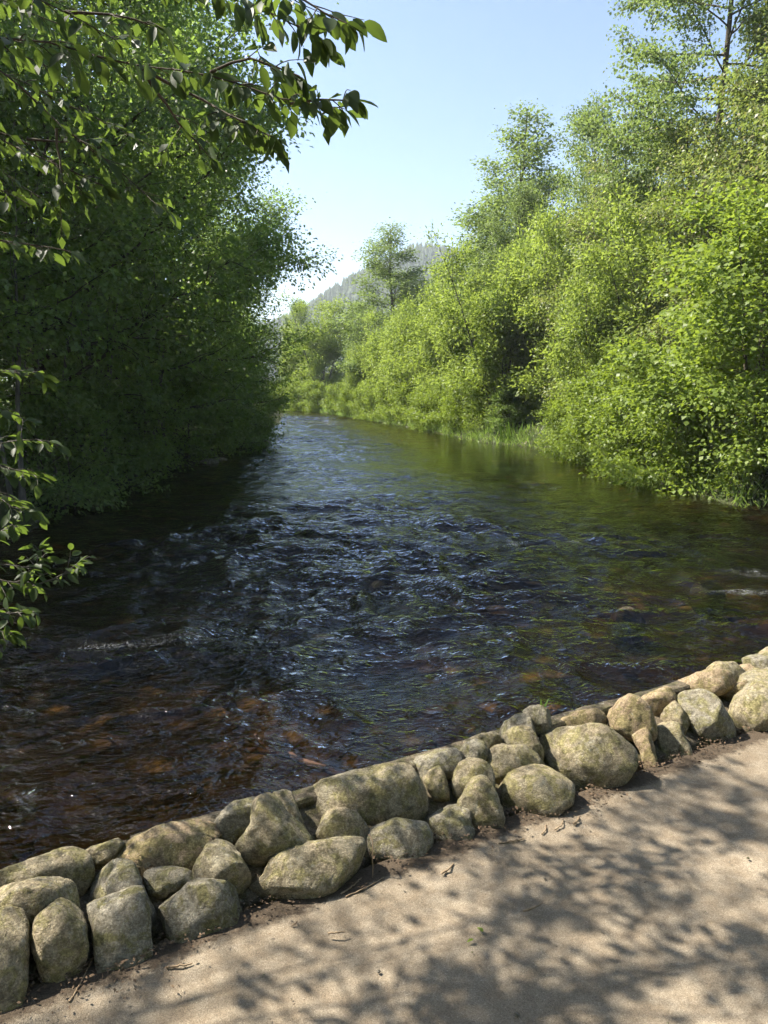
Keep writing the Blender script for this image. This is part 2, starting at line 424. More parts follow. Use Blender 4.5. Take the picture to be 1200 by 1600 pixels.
hgt = rng.uniform(4.5, 9.0, n) * (0.8 + 0.3 * vnoise(cx * .03, cyy * .03, seed=9)); rad = hgt * rng.uniform(0.22, 0.36, n)
vs, fs = [], []
for k, (z0, z1, r0) in enumerate([(0.05, 0.55, 1.0), (0.32, 0.78, 0.72), (0.58, 1.0, 0.45)]):
    th = rng.uniform(0, 6.28, n)
    ring = []
    for s in range(6):
        a = th + s * math.pi / 3; rr = rad * r0 * rng.uniform(0.7, 1.2, n)
        ring.append(np.stack([cx + rr * np.cos(a), cyy + rr * np.sin(a), cz + hgt * (z0 + rng.uniform(-.05, .05, n))], 1))
    tip = np.stack([cx, cyy, cz + hgt * z1], 1)
    base = k * 7 * n
    vs += ring + [tip]
    i = np.arange(n)
    for s in range(6):
        fs.append(np.stack([base + s * n + i, base + ((s + 1) % 6) * n + i, base + 6 * n + i], 1))
me = mesh_np('far_wood', np.concatenate(vs), np.concatenate(fs), (M['conifer'],))
o = obj('far_wood', me, kind='stuff', label='hazy dark conifer wood covering the far hill', category='wood')

# ================================================================== THE STONE WALL
STONES = [  # outlines and centres traced in image pixels, projected from the camera onto the wall
 ((-1.01, 1.827, 0.091), -0.505, 0.626, "-34,110 5,117 40,123 59,117 67,102 66,63 60,-14 50,-80 27,-139 -33,-148 -80,-102 -78,30"),
 ((-0.886, 1.899, 0.087), -0.437, 0.625, "-50,79 -16,93 18,109 43,104 57,74 63,31 62,-17 54,-70 41,-113 0,-124 -46,-96 -64,-21 -72,35"),
 ((-0.748, 1.98, 0.061), -0.361, 0.629, "-83,98 -45,100 25,105 64,102 70,82 76,27 78,-24 77,-73 75,-120 9,-129 -65,-100 -73,-46 -73,26 -81,69"),
 ((-0.783, 2.104, 0.075), -0.356, 0.597, "-93,28 -82,60 -63,88 -31,104 2,108 30,97 46,67 62,22 77,-25 89,-55 74,-129 5,-131 -80,-61"),
 ((-0.99, 1.983, 0.153), -0.463, 0.579, "-131,60 -83,64 -18,62 49,58 74,48 94,25 105,-12 115,-66 69,-103 -27,-67 -120,-17"),
 ((-1.019, 2.111, 0.159), -0.45, 0.551, "-158,23 -98,38 -28,44 25,53 67,54 105,35 125,13 130,-28 124,-59 85,-89 -19,-70 -135,-22"),
 ((-0.885, 2.233, 0.14), -0.377, 0.546, "-62,15 -20,26 48,35 66,16 34,-19 -15,-43 -51,-20"),
 ((-0.725, 2.282, 0.117), -0.308, 0.554, "-184,-17 -161,10 -122,38 -82,54 -22,64 48,74 110,74 160,64 189,26 165,-10 137,-54 99,-85 -1,-92 -97,-75 -163,-45"),
 ((-0.498, 2.415, 0.139), -0.203, 0.535, "-77,5 -53,37 -20,54 56,67 83,56 74,-1 40,-47 -3,-73 -45,-58 -69,-26"),
 ((-0.373, 2.343, 0.145), -0.158, 0.55, "-46,107 -24,117 1,117 28,97 58,55 99,2 134,-46 112,-77 32,-103 -40,-115 -60,-91 -90,-65 -118,-28 -89,-2 -68,26 -57,74"),
 ((-0.315, 2.479, 0.113), -0.126, 0.537, "-65,78 -27,91 -5,81 12,38 37,-26 68,-79 35,-97 -19,-53 -51,11"),
 ((-0.505, 2.223, 0.1), -0.223, 0.582, "-91,-4 -72,36 -45,74 -19,87 8,78 39,50 62,16 83,-30 84,-57 57,-83 -2,-86 -69,-56"),
 ((-0.667, 2.172, 0.081), -0.298, 0.589, "-71,29 -59,45 -21,49 26,38 81,14 71,-17 21,-50 -17,-49 -53,-25"),
 ((-0.548, 2.096, 0.043), -0.256, 0.623, "-122,23 -90,44 -52,64 -23,92 1,104 35,94 81,66 108,37 117,4 112,-47 92,-87 43,-108 -31,-106 -88,-75 -108,-22"),
 ((-0.256, 2.267, 0.048), -0.112, 0.597, "-197,-52 -164,-27 -123,-2 -103,43 -72,74 -41,83 32,88 116,97 158,102 189,93 201,72 192,31 167,-11 114,-54 27,-94 -74,-115 -153,-109 -193,-85"),
 ((-0.071, 2.621, 0.107), -0.027, 0.518, "-235,8 -214,41 -163,67 -58,95 49,109 144,117 172,103 202,58 228,2 227,-42 198,-78 139,-105 47,-110 -69,-104 -161,-95 -207,-72 -231,-29"),
 ((-0.144, 2.463, 0.082), -0.058, 0.552, "-88,-17 -72,13 -59,44 -32,64 12,68 52,51 78,13 93,-23 66,-62 -11,-70 -66,-58"),
 ((0.051, 2.446, 0.033), 0.021, 0.57, "-113,25 -96,50 -52,69 -3,78 49,70 93,73 111,42 112,1 92,-43 37,-76 -39,-91 -83,-71 -106,-26"),
 ((0.2, 2.822, 0.125), 0.071, 0.481, "-120,20 -63,36 0,65 75,72 105,51 105,11 75,-49 26,-74 -48,-65 -86,-26"),
 ((0.199, 2.707, 0.11), 0.074, 0.502, "-51,20 -37,50 -13,71 12,70 29,41 46,-16 49,-54 18,-77 -11,-52 -36,-12"),
 ((0.335, 2.728, 0.121), 0.122, 0.494, "-80,-20 -69,27 -45,63 -9,79 27,77 64,51 81,13 79,-40 42,-80 -30,-85 -71,-58"),
 ((0.361, 2.627, 0.065), 0.137, 0.525, "-84,10 -69,45 -46,87 -12,111 17,100 48,53 73,6 82,-33 76,-72 40,-105 -6,-104 -42,-70 -73,-26"),
 ((0.25, 2.563, 0.028), 0.097, 0.548, "-94,26 -44,57 6,79 36,82 53,62 67,19 76,-16 70,-59 27,-84 -30,-81 -76,-37"),
 ((0.356, 2.87, 0.162), 0.123, 0.461, "-52,-2 -37,35 3,49 36,39 54,11 42,-38 -13,-51 -46,-38"),
 ((0.406, 2.972, 0.155), 0.136, 0.449, "-81,-1 -27,22 38,46 64,35 72,3 45,-36 -17,-43 -64,-31"),
 ((0.516, 2.862, 0.107), 0.178, 0.474, "-123,19 -111,44 -82,71 -49,81 -11,75 39,74 90,53 120,22 131,-13 97,-66 -5,-103 -68,-90 -103,-40"),
 ((0.567, 2.965, 0.148), 0.189, 0.448, "-88,1 -71,33 -41,61 -7,69 32,61 63,26 85,-15 81,-64 10,-76 -55,-51"),
 ((0.556, 3.031, 0.182), 0.181, 0.431, "-75,-19 -51,26 -12,58 22,65 49,49 71,-8 47,-69 -34,-62"),
 ((0.653, 3.087, 0.193), 0.208, 0.419, "-63,34 -27,58 8,61 43,43 57,10 48,-35 15,-67 -22,-57 -46,-7"),
 ((0.585, 2.758, 0.051), 0.209, 0.502, "-140,-29 -130,19 -107,57 -59,78 -11,106 26,103 87,80 128,52 141,21 132,-31 91,-71 9,-112 -74,-121 -124,-90"),
 ((0.84, 2.951, 0.091), 0.277, 0.457, "-196,55 -177,84 -139,98 -62,115 14,129 65,130 116,113 162,81 185,44 182,-4 147,-60 87,-114 27,-144 -36,-145 -88,-110 -142,-60 -179,1"),
 ((0.864, 3.21, 0.136), 0.263, 0.415, "-121,-43 -80,8 -7,41 61,64 104,58 112,-17 38,-44 -70,-65"),
 ((1.085, 3.195, 0.149), 0.327, 0.406, "-100,-13 -89,35 -57,83 -12,103 29,94 70,64 91,12 102,-59 70,-96 11,-83 -43,-68 -84,-52"),
 ((1.286, 3.428, 0.132), 0.359, 0.381, "-85,3 -30,46 24,77 53,72 74,37 64,-20 22,-76 -29,-71 -65,-36"),
 ((1.11, 3.094, 0.068), 0.345, 0.436, "-61,68 -44,89 -10,91 17,66 38,16 60,-64 44,-101 8,-93 -16,-24 -46,27"),
 ((1.332, 3.339, 0.091), 0.38, 0.397, "-63,-8 -44,35 -5,76 24,54 47,21 63,-17 44,-65 -10,-62 -52,-49"),
 ((1.275, 3.19, 0.042), 0.38, 0.426, "-81,74 -56,101 -16,109 17,84 41,39 70,-16 86,-57 39,-97 -28,-122 -52,-80 -73,4"),
 ((1.477, 3.351, 0.078), 0.415, 0.394, "-130,81 -98,113 -44,130 11,124 63,83 92,36 119,-11 130,-57 86,-112 16,-148 -40,-121 -72,-61 -86,18 -115,39"),
 ((1.58, 3.628, 0.142), 0.411, 0.353, "-148,-37 -106,4 -34,46 51,77 123,75 143,29 93,-31 31,-59 -42,-55 -115,-79"),
 ((1.728, 3.614, 0.071), 0.446, 0.365, "-87,-4 -55,36 0,74 56,101 78,64 50,-24 4,-106 -38,-79"),
 ((1.782, 3.457, 0.079), 0.476, 0.373, "-127,-54 -123,7 -100,65 -50,129 -9,142 60,130 117,80 136,-4 106,-98 39,-135 -28,-145 -85,-115"),
 ((2.021, 3.886, 0.138), 0.48, 0.322, "-81,-6 -60,38 -7,67 54,60 88,-1 53,-50 -27,-71 -59,-49"),
 ((1.851, 3.816, 0.127), 0.452, 0.334, "-89,-1 -31,32 34,52 81,16 41,-42 -25,-46"),
 ((1.986, 3.765, 0.094), 0.486, 0.34, "-77,-6 -47,36 19,57 71,27 70,-38 -30,-62"),
]

wall = thing('stone_parapet', 'low wall of rounded mossy fieldstones between sandy path and river', 'wall', (WA[0], WA[1], 0))
woff = Vector((WA[0], WA[1], 0))
# concrete core and flat river-side coping, swept along the wall
cu = np.linspace(-3.2, 7.0, 140)
sect = [(0.10, -0.12), (0.10, 0.015), (0.16, 0.045), (0.26, 0.075), (0.345, 0.105), (0.375, 0.10), (0.42, 0.09), (0.43, -1.35)]
sv = np.array(sect)
Pn = 0.010 * fbm(cu[:, None] * 5 + 0 * sv[None, :, 0], sv[None, :, 0] * 30 + 0 * cu[:, None], seed=21, octaves=3)
core = np.stack([WD[0] * cu[:, None] + WNORM[0] * (sv[None, :, 0] + Pn), WD[1] * cu[:, None] + WNORM[1] * (sv[None, :, 0] + Pn), sv[None, :, 1] + Pn * np.where(sv[None, :, 1] > 0, 1.2, 0)], 2)
obj('mortar_bed', mesh_np('mortar_bed', core.reshape(-1, 3), grid_faces(len(cu), len(sect))[:, ::-1], (M['mortar'],), False), wall)
# coping: separate flat slabs with open joints
crg = np.random.default_rng(12)
t = -3.0
while t < 6.8:
    L = crg.uniform(0.32, 0.62)
    us = np.linspace(t, t + L - 0.012, 9)
    prof = np.array([(0.352, 0.06), (0.350, 0.128), (0.358, 0.138), (0.405, 0.140), (0.432, 0.136), (0.440, 0.122), (0.441, 0.02)])
    jit = crg.uniform(-0.006, 0.006); ends = np.array([0.006] + [0] * 7 + [0.006])
    nz = 0.007 * fbm(us[:, None] * 9 + 0 * prof[None, :, 0], prof[None, :, 0] * 40 + 0 * us[:, None], seed=31, octaves=3)
    V3 = np.stack([WD[0] * us[:, None] + WNORM[0] * (prof[None, :, 0] + nz + jit), WD[1] * us[:, None] + WNORM[1] * (prof[None, :, 0] + nz + jit),
                   prof[None, :, 1] + nz + jit - ends[:, None] * (prof[None, :, 1] > 0.1)], 2).reshape(-1, 3)
    fc = grid_faces(9, 7)[:, ::-1]
    caps = np.array([[0, 1, 2, 3], [0, 3, 4, 5], [0, 5, 6, 6]]); e = 8 * 7
    faces = [list(map(int, f)) for f in fc] + [[0, 1, 2, 3, 4, 5, 6], [e + 6, e + 5, e + 4, e + 3, e + 2, e + 1, e]]
    m2 = bpy.data.meshes.new('coping_slab'); m2.from_pydata([tuple(map(float, p)) for p in V3], [], faces); m2.materials.append(M['mortar'])
    obj('coping_slab', m2, wall)
    t += L

# the stones: each a rounded solid with its own outline, thickness and weathering
import bmesh
bm = bmesh.new(); bmesh.ops.create_icosphere(bm, subdivisions=4, radius=1.0)
bm.verts.ensure_lookup_table()
ICO_V = np.array([v.co[:] for v in bm.verts]); ICO_F = np.array([[v.index for v in f.verts] for f in bm.faces]); bm.free()

def stone_mesh(outline, yaw, pitch, thick, seed, mat, rough=1.0, box=2.5):
    P = np.array(outline, float)
    Pn_ = np.roll(P, -1, axis=0); P = np.concatenate([P + (Pn_ - P) * q_ for q_ in np.linspace(0, 0.95, 12)])
    ang = np.arctan2(P[:, 1], P[:, 0]); rad = np.hypot(P[:, 0], P[:, 1])
    od = np.argsort(ang); ang, rad = ang[od], rad[od]
    A = np.concatenate([ang - 2 * math.pi, ang, ang + 2 * math.pi]); Rr = np.tile(rad, 3)
    tt = np.linspace(-math.pi, math.pi, 721)
    # straight chords between outline points, then a light rounding
    xs = np.interp(tt, A, np.tile(P[od, 0], 3)); ys = np.interp(tt, A, np.tile(P[od, 1], 3))
    prof = np.interp(tt, A, Rr)
    k = 21; ker = np.hanning(k); ker /= ker.sum()
    prof = np.convolve(np.concatenate([prof[-k:-1], prof, prof[1:k]]), ker, 'same')[k - 1:-(k - 1)]
    d = ICO_V
    w_ = d[:, 2]; th = np.arctan2(d[:, 1], d[:, 0])
    r = np.interp(th, tt, prof)
    lat = np.abs(w_); s = (1 - lat ** box) ** (1 / box)
    mr = rad.mean()
    ww = np.sign(w_) * (1 - np.clip(s, 0, 1) ** box) ** (1 / box)
    q = np.stack([r * np.cos(th) * s, r * np.sin(th) * s, ww * thick], 1)
    # lumps, dents and chipped flats
    f = 1.0 / mr
    n1 = fbm(q[:, 0] * f * 0.9 + seed * 7.1, q[:, 1] * f * 0.9, q[:, 2] * f * 0.9, 3, seed)
    n2 = fbm(q[:, 0] * f * 3.5, q[:, 1] * f * 3.5 + seed, q[:, 2] * f * 3.5, 3, seed + 50)
    n3 = fbm(q[:, 0] * 60, q[:, 1] * 60, q[:, 2] * 60 + seed, 3, seed + 90)
    nrm = np.stack([np.cos(th) * s, np.sin(th) * s, w_], 1)
    inplane = 1 - lat * 0.0
    q += nrm * (mr * 0.12 * n1)[:, None]
    rg = np.random.default_rng(seed)
    for _ in range(8):                                     # a few planed-off faces
        nn = rg.normal(size=3) * np.array([0.5, 0.7, 1.0]); nn[2] = -abs(nn[2]) - 0.25; nn /= np.linalg.norm(nn)
        dd = q @ nn; lim = dd.max() * rg.uniform(0.66, 0.90)
        q -= nn[None] * (np.maximum(dd - lim, 0) * 0.8)[:, None]
    rdg = np.abs(fbm(q[:, 0] * f * 1.6 + 5, q[:, 1] * f * 1.6 + seed, q[:, 2] * f * 1.6, 2, seed + 130))
    q += nrm * (mr * (0.038 * n2 - 0.06 * np.maximum(0, 0.10 - rdg)) * rough + 0.0042 * n3 * rough)[:, None]
    cw, sw, cp, sp = math.cos(yaw), math.sin(yaw), math.cos(pitch), math.sin(pitch)
    wv = np.array([sw * cp, cw * cp, -sp]); uv = np.array([cw, -sw, 0]); vv_ = np.cross(uv, wv)
    W = q[:, :1] * uv + q[:, 1:2] * vv_ + q[:, 2:] * wv
    return mesh_np('stone', W, ICO_F, (mat,), True)

STONE_KIND = {32: 'stone_warm', 33: 'stone_warm', 34: 'stone_warm', 39: 'stone_warm', 42: 'stone_warm', 31: 'stone_warm', 38: 'stone_warm', 2: 'stone_pale', 13: 'stone_pale', 7: 'stone_warm'}
for i, (c, yaw, pitch, ol) in enumerate(STONES):
    P = np.array([[float(a) for a in p.split(',')] for p in ol.split()]) / 1000.0 * 1.06
    wd, hg = np.ptp(P[:, 0]), np.ptp(P[:, 1])
    thick = float(np.clip(0.5 * min(wd, hg) * 0.85 + 0.008, 0.03, 0.12))
    me = stone_mesh(P, yaw, pitch, thick, i + 1, M[STONE_KIND.get(i, ('stone', 'stone_grey', 'stone', 'stone', 'stone_grey')[(i * 7) % 5])], 1.0, 3.2 if i in (2, 7) else 2.4)
    o = obj('stone', me, wall, Vector(c) - woff)
# the wall goes on past both edges of the picture with more of the same stones
wrg = np.random.default_rng(3)
stone_parts = [o for o in bpy.data.objects if o.name.startswith('stone') and o.parent == wall]
for side, us in ((0, np.arange(-0.22, -2.9, -0.2)), (1, np.arange(3.35, 6.6, 0.22))):
    for k, u_ in enumerate(us):
        for row in (0, 1, 2):
            src = stone_parts[int(wrg.choice([1, 13, 17, 20, 22, 25, 27, 29, 30, 32, 37]))]
            o = src.copy(); col.objects.link(o); o.parent = wall
            of = 0.09 + row * 0.13
            uu = u_ + wrg.uniform(-.05, .05) + (0.1 if row == 1 else 0)
            o.location = (WD[0] * uu + WNORM[0] * of, WD[1] * uu + WNORM[1] * of, (0.05, 0.10, 0.13)[row] + wrg.uniform(-.02, .02))
            o.rotation_euler = (0, 0, wrg.uniform(-.5, .5)); s_ = wrg.uniform(0.85, 1.15); o.scale = (s_, s_, s_)

# ================================================================== TREES
def unit(a): return a / (np.linalg.norm(a, axis=-1, keepdims=True) + 1e-9)

def leaf_quads(pos, axis_, nrm, L, Wd, fold=0.12):
    """one folded leaf-shaped quad per row"""
    axis_ = unit(axis_); side = unit(np.cross(axis_, nrm)); nn = np.cross(side, axis_)
    L = L[:, None]; Wd = Wd[:, None]
    a = pos; b = pos + axis_ * L * 0.45 + side * Wd * 0.5 + nn * fold * Wd
    c = pos + axis_ * L - nn * 0.1 * L; d = pos + axis_ * L * 0.45 - side * Wd * 0.5 + nn * fold * Wd
    V = np.stack([a, b, c, d], 1).reshape(-1, 3)
    F = np.arange(len(pos) * 4).reshape(-1, 4)
    return V, F

def crown_mesh(name, tw_p, tw_d, tw_w, n, spread, leaf, aspect, mat, rg, droop=0.25, flat=0.6, tilt=0.6, tsize=0.25):
    """leaves clustered around twig points tw_p with twig directions tw_d"""
    k = rg.choice(len(tw_p), n, p=tw_w / tw_w.sum())
    clump = rg.normal(0, 1, (len(tw_p),))                       # light and dark clumps of leaf colour
    off = rg.normal(0, 1, (n, 3)) * np.array([1, 1, flat]) * spread
    pos = tw_p[k] + off
    ax = unit(tw_d[k] * 0.6 + unit(off) * 0.6 + rg.normal(0, 0.5, (n, 3))) + np.array([0, 0, -droop])
    nr = np.array([0, 0, 1.0]) + rg.normal(0, tilt, (n, 3))
    L = leaf * rg.uniform(0.65, 1.25, n)
    V, F = leaf_quads(pos, ax, nr, L, L * aspect * rg.uniform(0.85, 1.15, n))
    me = mesh_np(name, V, F, (mat,))
    attr(me, 'tint', np.clip(0.5 + 0.17 * clump[k] + rg.normal(0, tsize * 0.6, n), 0, 1), 'FACE')
    return me

def bent(p0, d0, L, n, rg, up=0.0, wig=0.12):
    pts = [np.array(p0, float)]; d = np.array(d0, float); d /= np.linalg.norm(d)
    for i in range(n):
        d = d + rg.normal(0, wig, 3) + np.array([0, 0, up / n]); d /= np.linalg.norm(d)
        pts.append(pts[-1] + d * L / n)
    return np.array(pts)

def make_tree(key, seed, H, r0, env, leaf_mat_, n_leaf, leaf=0.09, aspect=0.6, stems=1, clear=0.2, n_limb=34, elev=(0.15, 0.9), limb_up=0.25,
              spread=0.28, bark='bark', stem_spread=0.12, side=None, droop=0.25, flat=0.6, n_sub=7, tilt=0.6, sub_len=0.42, twig_wig=0.22):
    """env: crown radius against relative height; side: (azimuth, gain) reaches further that way"""
    rg = np.random.default_rng(seed)
    T = Tubes(); tp, td, tw = [], [], []
    env_t, env_r = zip(*env)
    for s in range(stems):
        lean = rg.normal(0, 1, 2); lean /= np.linalg.norm(lean) + 1e-6
        ls = 0.02 if stems == 1 else stem_spread * rg.uniform(0.4, 1.4)
        b0 = np.array([*(rg.normal(0, 0.10, 2) * (stems > 1) * 2.0), -0.25])
        h = H * (1 if stems == 1 or s == 0 else rg.uniform(0.7, 1.0))
        npt = 14; tt = np.linspace(0, 1, npt)
        wob = np.cumsum(rg.normal(0, 0.012 * H / npt * 4, (npt, 2)), 0)
        tr = np.stack([b0[0] + lean[0] * ls * h * tt ** 1.2 + wob[:, 0], b0[1] + lean[1] * ls * h * tt ** 1.2 + wob[:, 1], b0[2] + (h + 0.25) * tt], 1)
        rr = r0 * (1 if stems == 1 else rg.uniform(0.45, 0.8)) * (1 - tt * 0.93) ** 0.85
        rr[0] *= 1.35
        T.add(tr, rr, 8 if stems == 1 else 6)
        nl = n_limb if stems == 1 else max(6, n_limb // stems)
        for i in range(nl):
            t = clear + (0.985 - clear) * ((i + rg.uniform(0, 1)) / nl)
            az = i * 2.39996 + rg.uniform(-0.5, 0.5) + s
            p0 = np.array([np.interp(t, tt, tr[:, j]) for j in range(3)])
            R_ = np.interp(t, env_t, env_r)
            if side is not None: R_ *= 1 + side[1] * max(0, math.cos(az - side[0]))
            L = R_ * rg.uniform(0.7, 1.12)
            if stems > 1: L *= 0.75
            e = elev[0] + (elev[1] - elev[0]) * t + rg.normal(0, 0.10)
            d = np.array([math.cos(az) * math.cos(e), math.sin(az) * math.cos(e), math.sin(e)])
            lb = bent(p0, d, L, 6, rg, limb_up, 0.09)
            lr = max(0.008, np.interp(t, tt, rr) * 0.45)
            T.add(lb, np.linspace(lr, 0.006, 7), 4)
            ns = max(3, int(n_sub * (0.5 + L / 3.0)))
            for q in range(ns):
                f = 0.25 + 0.75 * (q + rg.uniform(0, 1)) / ns
                m_ = f * 6; a = int(min(m_, 5)); pb = lb[a] + (lb[a + 1] - lb[a]) * (m_ - a)
                dd = unit(lb[a + 1] - lb[a]); az2 = (1 if q % 2 else -1) * rg.uniform(0.5, 1.2)
                c_, s_ = math.cos(az2), math.sin(az2)
                d2 = np.array([dd[0] * c_ - dd[1] * s_, dd[0] * s_ + dd[1] * c_, dd[2] * 0.6 + rg.normal(0, 0.2)])
                l2 = sub_len * L * (1.15 - 0.6 * f) * rg.uniform(0.6, 1.2) + 0.15
                sb = bent(pb, d2, l2, 4, rg, -0.1, twig_wig)
                T.add(sb, np.linspace(max(0.004, lr * 0.35), 0.003, 5), 3)
                for z in (1, 2, 3, 4):
                    tp.append(sb[z]); td.append(sb[z] - sb[z - 1]); tw.append((L + 0.1) ** 0.9)
            tp.append(lb[-1]); td.append(lb[-1] - lb[-2]); tw.append((L + 0.1) ** 0.9)
    trunk = T.mesh(key + '_trunk', M[bark])
    crown = crown_mesh(key + '_crown', np.array(tp), unit(np.array(td)), np.array(tw), n_leaf, spread, leaf, aspect, M[leaf_mat_], rg, droop, flat, tilt)
    return trunk, crown

PI = math.pi
PROTO = {}
# alders of the shaded left bank, reaching out over the water (towards +x)
AENV = [(0, 0.2), (0.12, 2.2), (0.3, 3.6), (0.55, 3.7), (0.8, 2.4), (1.0, 0.4)]
PROTO['alder_a'] = make_tree('alder_a', 101, 12.0, 0.15, AENV, 'leaf_alder', 42000, 0.105, 0.75, clear=0.10, n_limb=46, elev=(0.0, 0.95), side=(0, 0.35), spread=0.26)
PROTO['alder_b'] = make_tree('alder_b', 102, 12.0, 0.13, AENV, 'leaf_alder', 42000, 0.105, 0.75, stems=3, stem_spread=0.10, clear=0.18, n_limb=54, elev=(0.0, 0.95), side=(0, 0.35), spread=0.27)
PROTO['alder_c'] = make_tree('alder_c', 103, 11.0, 0.12, [(0, .3), (.1, 2.4), (.4, 3.3), (.7, 2.6), (1, .3)], 'leaf_alder', 36000, 0.10, 0.75, clear=0.08, n_limb=44, elev=(-0.1, 0.9), side=(0, 0.5), spread=0.25)
# open alder with level boughs and a clear stem
PROTO['tall_alder'] = make_tree('tall_alder', 111, 17.0, 0.19, [(0, .3), (.25, 2.6), (.45, 3.9), (.65, 3.9), (.85, 3.0), (1, .8)], 'leaf_birch', 64000, 0.105, 0.8, clear=0.26, n_limb=54, elev=(-0.05, 0.55), limb_up=0.15, spread=0.19, flat=0.3, n_sub=8)
PROTO['spire'] = make_tree('spire', 112, 14.0, 0.15, [(0, .2), (.2, 2.6), (.4, 2.9), (.65, 2.1), (.85, 1.25), (1, .45)], 'leaf_birch', 34000, 0.12, 0.75, clear=0.16, n_limb=52, elev=(0.0, 0.8), spread=0.24, n_sub=6)
PROTO['broad'] = make_tree('broad', 113, 13.0, 0.17, [(0, .3), (.15, 2.6), (.4, 3.6), (.7, 3.0), (.9, 1.6), (1, .5)], 'leaf_birch', 42000, 0.12, 0.75, clear=0.12, n_limb=46, elev=(0.1, 1.0), spread=0.28)
PROTO['hornbeam'] = make_tree('hornbeam', 114, 13.0, 0.17, [(0, .3), (.12, 2.8), (.4, 3.7), (.7, 3.2), (.9, 1.8), (1, .5)], 'leaf_hornbeam', 46000, 0.115, 0.6, clear=0.08, n_limb=50, elev=(0.0, 1.0), spread=0.26, droop=0.7, tilt=0.8)
PROTO['hornbeam_b'] = make_tree('hornbeam_b', 115, 10.0, 0.13, [(0, .6), (.12, 2.4), (.4, 2.9), (.7, 2.4), (.9, 1.4), (1, .4)], 'leaf_hornbeam', 38000, 0.105, 0.6, stems=3, stem_spread=.08, clear=0.05, n_limb=54, elev=(0.1, 1.0), spread=0.26, droop=0.6, tilt=0.8)
PROTO['willow'] = make_tree('willow', 116, 7.0, 0.09, [(0, 1.2), (.2, 2.3), (.5, 2.4), (.8, 1.7), (1, .5)], 'leaf_willow', 32000, 0.15, 0.42, stems=7, stem_spread=0.26, clear=0.04, n_limb=70, elev=(0.35, 1.15), spread=0.20, droop=0.1, tilt=0.9, flat=0.9, bark='bark_grey')
PROTO['willow_b'] = make_tree('willow_b', 117, 6.0, 0.08, [(0, 1.5), (.2, 2.4), (.5, 2.3), (.8, 1.5), (1, .5)], 'leaf_willow', 30000, 0.14, 0.45, stems=6, stem_spread=0.30, clear=0.03, n_limb=66, elev=(0.2, 1.1), spread=0.20, droop=0.15, tilt=0.9, flat=0.9, bark='bark_grey')
PROTO['maple_bush'] = make_tree('maple_bush', 118, 6.0, 0.08, [(0, 2.4), (.15, 3.3), (.45, 3.2), (.75, 2.3), (1, .6)], 'leaf_maple', 38000, 0.105, 0.9, stems=5, stem_spread=0.16, clear=0.02, n_limb=64, elev=(-0.15, 0.9), spread=0.24, flat=0.5, droop=0.4, tilt=0.5)
PROTO['low_shrub'] = make_tree('low_shrub', 119, 2.4, 0.03, [(0, 1.2), (.3, 1.5), (.7, 1.1), (1, .3)], 'leaf_alder', 9000, 0.09, 0.65, stems=5, stem_spread=0.25, clear=0.05, n_limb=40, elev=(-0.2, 0.9), spread=0.15)
PROTO['low_maple'] = make_tree('low_maple', 120, 2.4, 0.03, [(0, 1.3), (.3, 1.6), (.7, 1.1), (1, .3)], 'leaf_maple', 9000, 0.10, 0.7, stems=5, stem_spread=0.28, clear=0.04, n_limb=40, elev=(-0.2, 0.9), spread=0.16)

PROTO['sapling'] = make_tree('sapling', 121, 6.5, 0.075, [(0, .3), (.5, 1.0), (.8, 1.3), (1, .5)], 'leaf_alder', 4500, 0.09, 0.7, stems=5, stem_spread=0.13, clear=0.45, n_limb=40, elev=(0.2, 0.9), spread=0.2, bark='bark_grey')

def gz(x, y): return float(ground_z(np.array([float(x)]), np.array([float(y)]))[0][0])

def tree(name, proto, x, y, H, label, cat='tree', rot=0.0, wide=1.0, group=None, dz=0.0):
    """H is the wanted height; wide stretches the crown sideways"""
    base_h = {'alder_a': 12, 'alder_b': 12, 'alder_c': 11, 'tall_alder': 17, 'spire': 14, 'broad': 13, 'hornbeam': 13, 'hornbeam_b': 10, 'willow': 7, 'willow_b': 6, 'maple_bush': 6, 'low_shrub': 2.4, 'low_maple': 2.4, 'sapling': 6.5}[proto]
    s = H / base_h
    t = thing(name, label, cat, (x, y, gz(x, y) + dz), rot, (s * wide, s * wide, s), group)
    trunk, crown = PROTO[proto]
    obj('trunk', trunk, t)
    obj('crown', crown, t, kind='stuff')
    return t

